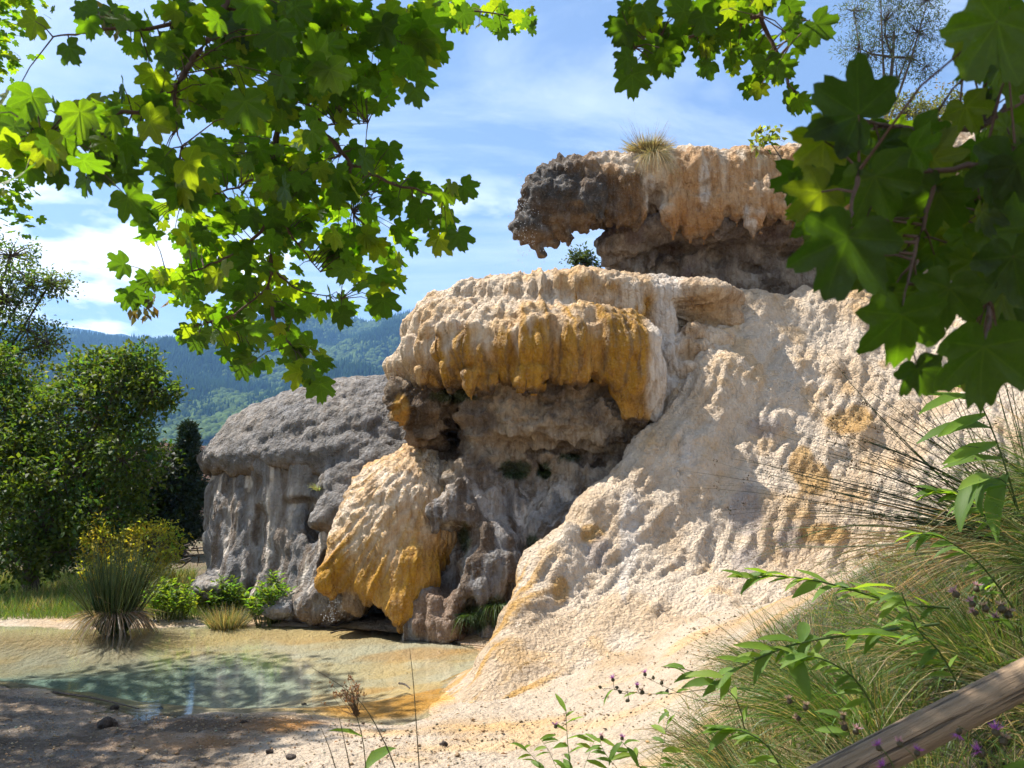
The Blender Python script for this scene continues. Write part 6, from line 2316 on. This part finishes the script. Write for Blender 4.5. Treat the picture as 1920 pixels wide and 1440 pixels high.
def auto_leaves(si, n, L, seed, a0=.2, spread=1.0, ang=None):
    r = random.Random(seed)
    out = []
    for i in range(n):
        t = a0 + (1 - a0) * (i + .5) / n
        if ang is None:
            dx, dy = r.uniform(-1, 1) * spread, r.uniform(-1.1, .15)
        else:
            s = 1 if i % 2 else -1
            th = ang + s * r.uniform(.3, .9)
            dx, dy = math.cos(th), math.sin(th)
        out.append((si, t, L * r.uniform(.7, 1.2), dx, dy, r.randrange(5)))
    return out


herb('leafy_herb', 'long leafy green stem reaching left across the grasses, the lower of two', [[(1760, 1170, 2.55), (1640, 1185, 2.5), (1500, 1205, 2.45), (1400, 1245, 2.4), (1340, 1285, 2.4)]],
     auto_leaves(0, 24, 56, 3, .05, ang=2.9) + [(0, .5, 80, -.8, -.35, 1), (0, .5, 70, .25, -1, 3), (0, .35, 110, .45, 1, 1), (0, .55, 90, .4, 1, 3), (0, .6, 80, -1, -.5, 0)], [], seed=1, r0=.005)
herb('leafy_herb', 'leafy green stem reaching left above the other one, with upright leaves', [[(1780, 1140, 2.8), (1680, 1130, 2.8), (1560, 1095, 2.75), (1460, 1080, 2.7), (1400, 1088, 2.7)]],
     auto_leaves(0, 24, 52, 4, .05, ang=3.3) + [(0, .3, 70, -.1, -1, 0), (0, .42, 70, -.15, -1, 2), (0, .52, 62, -.3, -1, 0), (0, .2, 90, -.35, -1, 2)], [], seed=2, r0=.0045)
for hi, (lab, st_) in enumerate((('leafy herb in the grass between the two long stems and the rail', [(1640, 1330, 2.45), (1600, 1270, 2.45), (1540, 1235, 2.4), (1490, 1230, 2.4)]), ('leafy herb with narrow leaves at the right edge above the faded knapweed', [(1900, 1140, 2.7), (1840, 1060, 2.7), (1770, 1010, 2.7), (1720, 1000, 2.7)]),
                                 ('small leafy herb low on the bank left of the rail', [(1480, 1470, 2.6), (1440, 1400, 2.6), (1390, 1370, 2.6), (1350, 1368, 2.6)]), ('leafy herb rising through the dense grass under the rush clump', [(1800, 1290, 2.3), (1760, 1220, 2.3), (1720, 1180, 2.3), (1690, 1110, 2.3)]),
                                 ('green leafy shoot among the dead rush stems at the right edge', [(1890, 1020, 3.1), (1850, 960, 3.1), (1800, 930, 3.1), (1760, 925, 3.1)]))):
    herb('leafy_herb', lab, [st_], auto_leaves(0, 16, 46, 40 + hi, .1, ang=3.4), [], seed=40 + hi, r0=.0035)
herb('broad_leaf_herb', 'broad bright green leaves among rush stems at the right edge', [[(1910, 960, 3.0), (1880, 860, 3.0), (1840, 760, 3.0), (1800, 720, 3.0)], [(1905, 950, 3.0), (1880, 900, 2.95), (1830, 900, 2.9)]],
     auto_leaves(0, 9, 110, 5, .2, ang=3.4) + auto_leaves(1, 5, 100, 6, .3, ang=2.9), [], seed=3, r0=.004)
herb('knapweed', 'cluster of faded pink knapweed heads above the rail at the right edge', [[(1935, 1260, 1.9), (1915, 1200, 1.9), (1890, 1160, 1.9)], [(1915, 1200, 1.9), (1860, 1150, 1.9), (1800, 1115, 1.9)]], auto_leaves(0, 4, 60, 7, .1),
     [(1795, 1120, 1.9, 13, 'pink', -.5, -.9), (1826, 1138, 1.9, 12, 'pink', -.4, -.9), (1850, 1148, 1.9, 13, 'faded', -.2, -.9), (1832, 1152, 1.9, 11, 'pink', -.6, -.5), (1880, 1150, 1.9, 15, 'faded', 0, -1), (1890, 1160, 1.9, 14, 'faded', .3, -.9), (1870, 1166, 1.9, 12, 'pink', -.3, -.7), (1830, 1110, 1.95, 12, 'pink', .2, -1)], seed=4, r0=.0022)
herb('knapweed', 'bright purple knapweed flowers in the bottom right corner below the rail', [[(1905, 1500, 1.5), (1880, 1440, 1.5), (1850, 1410, 1.5)], [(1895, 1480, 1.5), (1880, 1400, 1.5), (1868, 1380, 1.5)], [(1890, 1490, 1.5), (1850, 1400, 1.5), (1795, 1360, 1.5)]], [(0, .5, 90, .8, .5, 1), (0, .3, 80, .9, .2, 3)],
     [(1846, 1416, 1.5, 15, 'florets', -.8, -.5), (1868, 1380, 1.5, 14, 'florets', -.1, -1), (1878, 1396, 1.5, 15, 'faded', .3, -1), (1800, 1366, 1.5, 11, 'florets', -.3, .9)], seed=5, r0=.0022)
herb('knapweed', 'purple knapweed buds in front of the wooden rail near its lower end', [[(1700, 1510, 1.45), (1672, 1430, 1.45), (1645, 1395, 1.45)], [(1740, 1510, 1.45), (1720, 1430, 1.45), (1692, 1398, 1.45)], [(1680, 1500, 1.45), (1665, 1450, 1.45)]], [],
     [(1650, 1408, 1.45, 11, 'florets', -.4, -1), (1688, 1400, 1.45, 11, 'pink', -.2, -1), (1718, 1418, 1.45, 11, 'florets', .3, -1), (1660, 1446, 1.45, 12, 'florets', -.5, -.8)], seed=6, r0=.0018)
herb('knapweed', 'dry straw coloured seed heads standing just above the rail', [[(1640, 1450, 2.2), (1600, 1390, 2.2), (1580, 1340, 2.2)], [(1600, 1420, 2.2), (1520, 1330, 2.2), (1480, 1300, 2.2)]], auto_leaves(0, 3, 50, 8),
     [(1482, 1320, 2.2, 11, 'faded', -.3, -1), (1510, 1332, 2.2, 11, 'faded', .1, -1), (1500, 1350, 2.2, 10, 'faded', -.6, -.5), (1580, 1350, 2.2, 10, 'faded', 0, -1), (1585, 1370, 2.2, 12, 'faded', -.3, -1), (1603, 1378, 2.2, 12, 'pink', .3, -1)], seed=7, r0=.0022)
herb('knapweed', 'spray of dark knapweed buds with small purple flowers over the pale ground', [[(1400, 1400, 2.9), (1380, 1310, 2.85), (1310, 1262, 2.8), (1240, 1250, 2.8)], [(1340, 1290, 2.8), (1260, 1300, 2.8), (1200, 1300, 2.8), (1135, 1290, 2.8)], [(1390, 1330, 2.85), (1300, 1310, 2.8), (1210, 1270, 2.8)]], auto_leaves(0, 6, 45, 9, .1) + auto_leaves(1, 4, 32, 10),
     [(1210, 1268, 2.8, 7, 'florets', -.2, -1), (1150, 1278, 2.8, 7, 'florets', -.3, -1), (1128, 1290, 2.8, 6, None, -.8, -.5), (1165, 1300, 2.8, 7, None, -.6, -.6), (1180, 1312, 2.8, 7, None, -.6, .2), (1205, 1302, 2.8, 8, 'faded', -.2, -1), (1225, 1274, 2.8, 6, None, 0, -1), (1240, 1284, 2.8, 7, 'faded', .2, -1),
      (1250, 1300, 2.8, 7, None, .3, -1), (1195, 1290, 2.8, 6, 'florets', -.1, -1), (1160, 1290, 2.8, 6, None, -.8, -.2)], seed=8, r0=.0024, col=(.09, .085, .035))
herb('small_knapweed', 'slender leafy plant with tiny purple flowers at the bottom centre of the ground', [[(1075, 1470, 2.9), (1065, 1400, 2.9), (1061, 1330, 2.9)], [(1060, 1480, 2.9), (1030, 1410, 2.9), (1012, 1385, 2.9)], [(1080, 1480, 2.9), (1110, 1400, 2.9), (1118, 1385, 2.9)], [(1050, 1480, 2.9), (1000, 1420, 2.9), (975, 1400, 2.9)]],
     auto_leaves(0, 10, 34, 11, .1) + auto_leaves(1, 8, 34, 12, .1) + auto_leaves(2, 6, 34, 13, .1) + auto_leaves(3, 7, 30, 14, .1), [(1042, 1366, 2.9, 7, 'florets', -.1, -1), (1128, 1388, 2.9, 6, 'pink', .1, -1), (1110, 1382, 2.9, 5, None, 0, -1)], seed=9, r0=.002)
herb('small_knapweed', 'slender leafy plant with lilac flowers at the bottom edge left of the tussocks', [[(1220, 1480, 2.8), (1190, 1420, 2.8), (1165, 1390, 2.8)], [(1225, 1490, 2.8), (1240, 1420, 2.8), (1255, 1330, 2.8)], [(1200, 1490, 2.8), (1140, 1420, 2.8), (1125, 1390, 2.8)]],
     auto_leaves(0, 9, 36, 15, .1) + auto_leaves(1, 12, 34, 16, .05) + auto_leaves(2, 7, 32, 17, .1), [(1166, 1388, 2.8, 7, 'florets', .1, -1), (1128, 1386, 2.8, 7, 'pink', -.1, -1)], seed=10, r0=.002)
herb('seed_stalk', 'brown branched seed head on a tall stalk with one green leaf, bottom centre left', [[(690, 1500, 2.7), (682, 1400, 2.7), (668, 1340, 2.7), (655, 1300, 2.7)], [(668, 1340, 2.7), (660, 1310, 2.7), (640, 1290, 2.7)], [(668, 1340, 2.7), (672, 1310, 2.7), (680, 1288, 2.7)]],
     [(0, .42, 60, -.3, -1, 1), (0, .2, 80, .05, -1, 3)], [], seed=11, r0=.0022, col=(.14, .12, .05))
sk = bpy.data.objects['seed_stalk']
r_ = np.random.default_rng(12)
ps, C = [], []
w0 = P(668, 1340, 2.7)
for i in range(34):
    e = P(655 + r_.normal(0, 16), 1300 + r_.normal(0, 13), 2.7 + r_.normal(0, .03))
    ps.append((np.array([w0 + r_.normal(0, .005, 3), (w0 + e) / 2 + r_.normal(0, .006, 3), e]), [.0011, .0008, .0006]))
    C.append(e + r_.normal(0, .004, (5, 3)))
v, f = tubes(ps, 3)
o = mesh_obj('seed_branches', v, f, MAT_BLADE, sk, True, np.tile(np.array([.16, .09, .05]), (len(v), 1)))
o.matrix_parent_inverse = Matrix.Translation(sk.location).inverted()
C = np.concatenate(C)
v, f, c = kite_leaves(C, r_.normal(size=C.shape), r_.normal(size=C.shape), .011, .006, col_var((.22, .11, .06), len(C), r_))
o = mesh_obj('seeds', v, f, MAT_BLADE, sk, False, c)
tag(o, kind='stuff')
o.matrix_parent_inverse = Matrix.Translation(sk.location).inverted()

for lab, pts_ in (('single thin upright grass stem in front of the orange shallows', [(790, 1500, 2.6), (782, 1380, 2.6), (775, 1280, 2.6), (768, 1215, 2.6)]), ('thin curved grass stem leaning left beside the seed head', [(755, 1480, 2.6), (720, 1390, 2.6), (670, 1310, 2.6), (585, 1252, 2.6)]),
                  ('thin straight grass stem leaning left below the seed head', [(640, 1480, 2.6), (620, 1410, 2.6), (604, 1370, 2.6)]), ('faint dry stem left of the seed head', [(665, 1480, 2.5), (650, 1410, 2.5), (636, 1345, 2.5)])):
    w = stem_path([P(*a) for a in pts_], 14)
    v, f = tubes([(w, np.linspace(.0022, .0008, 14))], 4)
    o = mesh_obj('wild_grass', v, f, MAT_BLADE, None, True, np.tile(np.array([.12, .10, .05]), (len(v), 1)))
    tag(o, lab, 'grass', 'single grass stems at the bottom')

# stones and sticks on the shore
STN = [(200, 1362, .055, 'dark round stone on the shaded near shore'), (215, 1330, .03, 'small dark pebble behind the round stone on the shaded shore'), (458, 1356, .02, 'small grey pebble on the pale wet patch'), (545, 1422, .025, 'flat dark pebble near the bottom edge'), (832, 1398, .022, 'small grey pebble on the sandy ground at bottom centre'),
       (570, 1322, .02, 'small pebble at the edge of the orange shallows'), (505, 1412, .02, 'tiny dark pebble left of the flat one'), (300, 1330, .02, 'tiny pebble at the shaded water edge')]
for i, (px, py, r, lab) in enumerate(STN):
    p = bank_at(px, py)
    boulder('stone', lab, p + np.array([0, 0, r * .4]), (r * 1.3, r, r * .7), np.array([.07, .055, .045]), 30 + i, 'stone')
for i, (a, b, lab) in enumerate([((100, 1300), (260, 1335), 'thin dark stick along the shaded water edge'), ((865, 1212), (950, 1222), 'pale stick lying in the shallows under the grotto'), ((748, 1302), (768, 1305), 'short dark stick in the orange shallows'), ((620, 1195), (650, 1186), 'short thin stick in the shallows before the orange curtain')]):
    p, q_ = bank_at(*a), bank_at(*b)
    p[2] = max(p[2], 0) + .012
    q_[2] = max(q_[2], 0) + .012
    w = stem_path([p, (p + q_) / 2 + np.array([0, .02, .01]), q_], 8)
    v, f = tubes([(w, np.linspace(.012, .006, 8))], 5)
    o = mesh_obj('stick', v, f, MAT_BARK if i != 1 else MAT_WOOD, None)
    tag(o, lab, 'stick', 'sticks in the pool and on its shore')

# gravel and crumbs of crust over the pale ground
rs = np.random.default_rng(77)
n = 9000
px = rs.uniform(-40, 1500, n)
Yg = rs.uniform(3.6, 8.4, n)
x = (px - 960) / F_PX * Yg
pat = fbm(np.stack([x, Yg, 0 * x], 1) * 1.6, 4, 7)
ok = (poly_sd(x, Yg, POOL) > .05) & (rs.uniform(0, 1, n) < smoothstep(.42, .62, pat) + .12) & (x < .2 + .42 * Yg - 1.2)
x, Yg = x[ok], Yg[ok]
n = len(x)
r = rs.uniform(.004, .011, n) * np.where(rs.uniform(0, 1, n) < .06, 1.9, 1.0)
z = ground_z(x, Yg)
ov = np.array([(1, 0, 0), (0, 1, 0), (-1, 0, 0), (0, -1, 0), (0, 0, .7), (0, 0, -.5)], float)
of = np.array([(0, 1, 4), (1, 2, 4), (2, 3, 4), (3, 0, 4), (1, 0, 5), (2, 1, 5), (3, 2, 5), (0, 3, 5)])
a = rs.uniform(0, 6.28, n)
v = ov[None] * r[:, None, None] * rs.uniform(.6, 1.4, (n, 6, 1))
vx = v[..., 0] * np.cos(a)[:, None] - v[..., 1] * np.sin(a)[:, None]
vy = v[..., 0] * np.sin(a)[:, None] + v[..., 1] * np.cos(a)[:, None]
v = np.stack([vx + x[:, None], vy + Yg[:, None], v[..., 2] + (z + r * .35)[:, None]], -1).reshape(-1, 3)
f = (np.arange(n) * 6)[:, None, None] + of[None]
c = np.repeat(col_var((.40, .29, .17), n, rs, .35, .1), 6, axis=0)
c = np.concatenate([c, np.zeros((len(c), 1))], 1)
o = mesh_obj('gravel', v, f.reshape(-1, 3), MAT_GROUND, None, False, c)
tag(o, 'fine gravel and crumbs of crust on the pale ground before the pool', 'gravel', kind='stuff')


# water dripping from the curtain and spraying off the beak
def drops(label, boxes, seed):
    rs = np.random.default_rng(seed)
    P0, R0 = [], []
    for (px, py, Y, sx, sy, n, r) in boxes:
        for _ in range(n):
            P0.append(P(px + rs.normal(0, sx), py + rs.uniform(-sy, sy), Y + rs.normal(0, .06)))
            R0.append(r * rs.uniform(.5, 1.3))
    P0, R0 = np.array(P0), np.array(R0)
    v = (P0[:, None] + ov[None] * np.array([1, 1, 1.6]) * R0[:, None, None]).reshape(-1, 3)
    f = ((np.arange(len(P0)) * 6)[:, None, None] + of[None]).reshape(-1, 3)
    g = NT('water_drop')
    p = g.principled(Base_Color=(.85, .9, .95), Roughness=.08)
    p.inputs['Transmission Weight'].default_value = .5
    p.inputs['IOR'].default_value = 1.33
    o = mesh_obj('falling_drops', v, f, g.finish(p.outputs[0]))
    tag(o, label, 'water drops', kind='stuff')


drops('water drops trickling from the orange curtain into the pool', [(622, 1142, 11.3, 7, 24, 90, .008), (636, 1145, 11.3, 6, 20, 30, .007)], 3)
drops('fine spray of drops falling off the beak of the upper ledge', [(985, 400, 13.1, 12, 80, 150, .009), (1000, 440, 13.1, 14, 60, 90, .008), (960, 440, 13.2, 14, 60, 50, .007)], 4)

# hanging green growth in the grotto
for i, (px, py, Y, lab, n) in enumerate([(930, 1130, 10.55, 'green moss and grass hanging in the hollow at the foot of the pillar', 260), (882, 1150, 10.6, 'dark green growth in the hollow beside the brown boss', 200), (965, 885, 11.35, 'dark moss patch in the hollow of the grotto wall', 260), (1022, 882, 11.45, 'small moss patch right of the larger one on the grotto wall', 140)]):
    tussock('hanging_moss', lab, P(px, py, Y), n, .22 if i < 2 else .09, 1.2, .008, (.05, .085, .018) if i < 2 else (.03, .05, .012), .9, 600 + i, up=.3, radius=.12 if i != 3 else .06, group='green growth in the grotto', cat='moss', lean=(0, -.5, 0))

# dead leaves and bits of twig blown onto the shore
rs = np.random.default_rng(91)
n = 260
px = rs.uniform(-20, 1150, n)
Yg = rs.uniform(4.3, 8.0, n)
x = (px - 960) / F_PX * Yg
ok = (poly_sd(x, Yg, POOL) > .02) & (rs.uniform(0, 1, n) < np.where(x < -1.2, 1.0, .3))
x, Yg = x[ok], Yg[ok]
n = len(x)
C = np.stack([x, Yg, ground_z(x, Yg) + .012], 1)
a = rs.uniform(0, 6.28, n)
v, f, c = kite_leaves(C, np.stack([np.cos(a), np.sin(a), rs.normal(0, .15, n)], 1), rs.normal(0, .3, (n, 3)) + np.array([0, 0, 1.]), rs.uniform(.02, .06, n), rs.uniform(.008, .03, n), col_var((.13, .08, .04), n, rs, .4, .15))
o = mesh_obj('leaf_litter', v, f, MAT_BLADE, None, False, c)
tag(o, 'brown dead leaves and twig bits strewn over the near shore', 'leaf litter', kind='stuff')
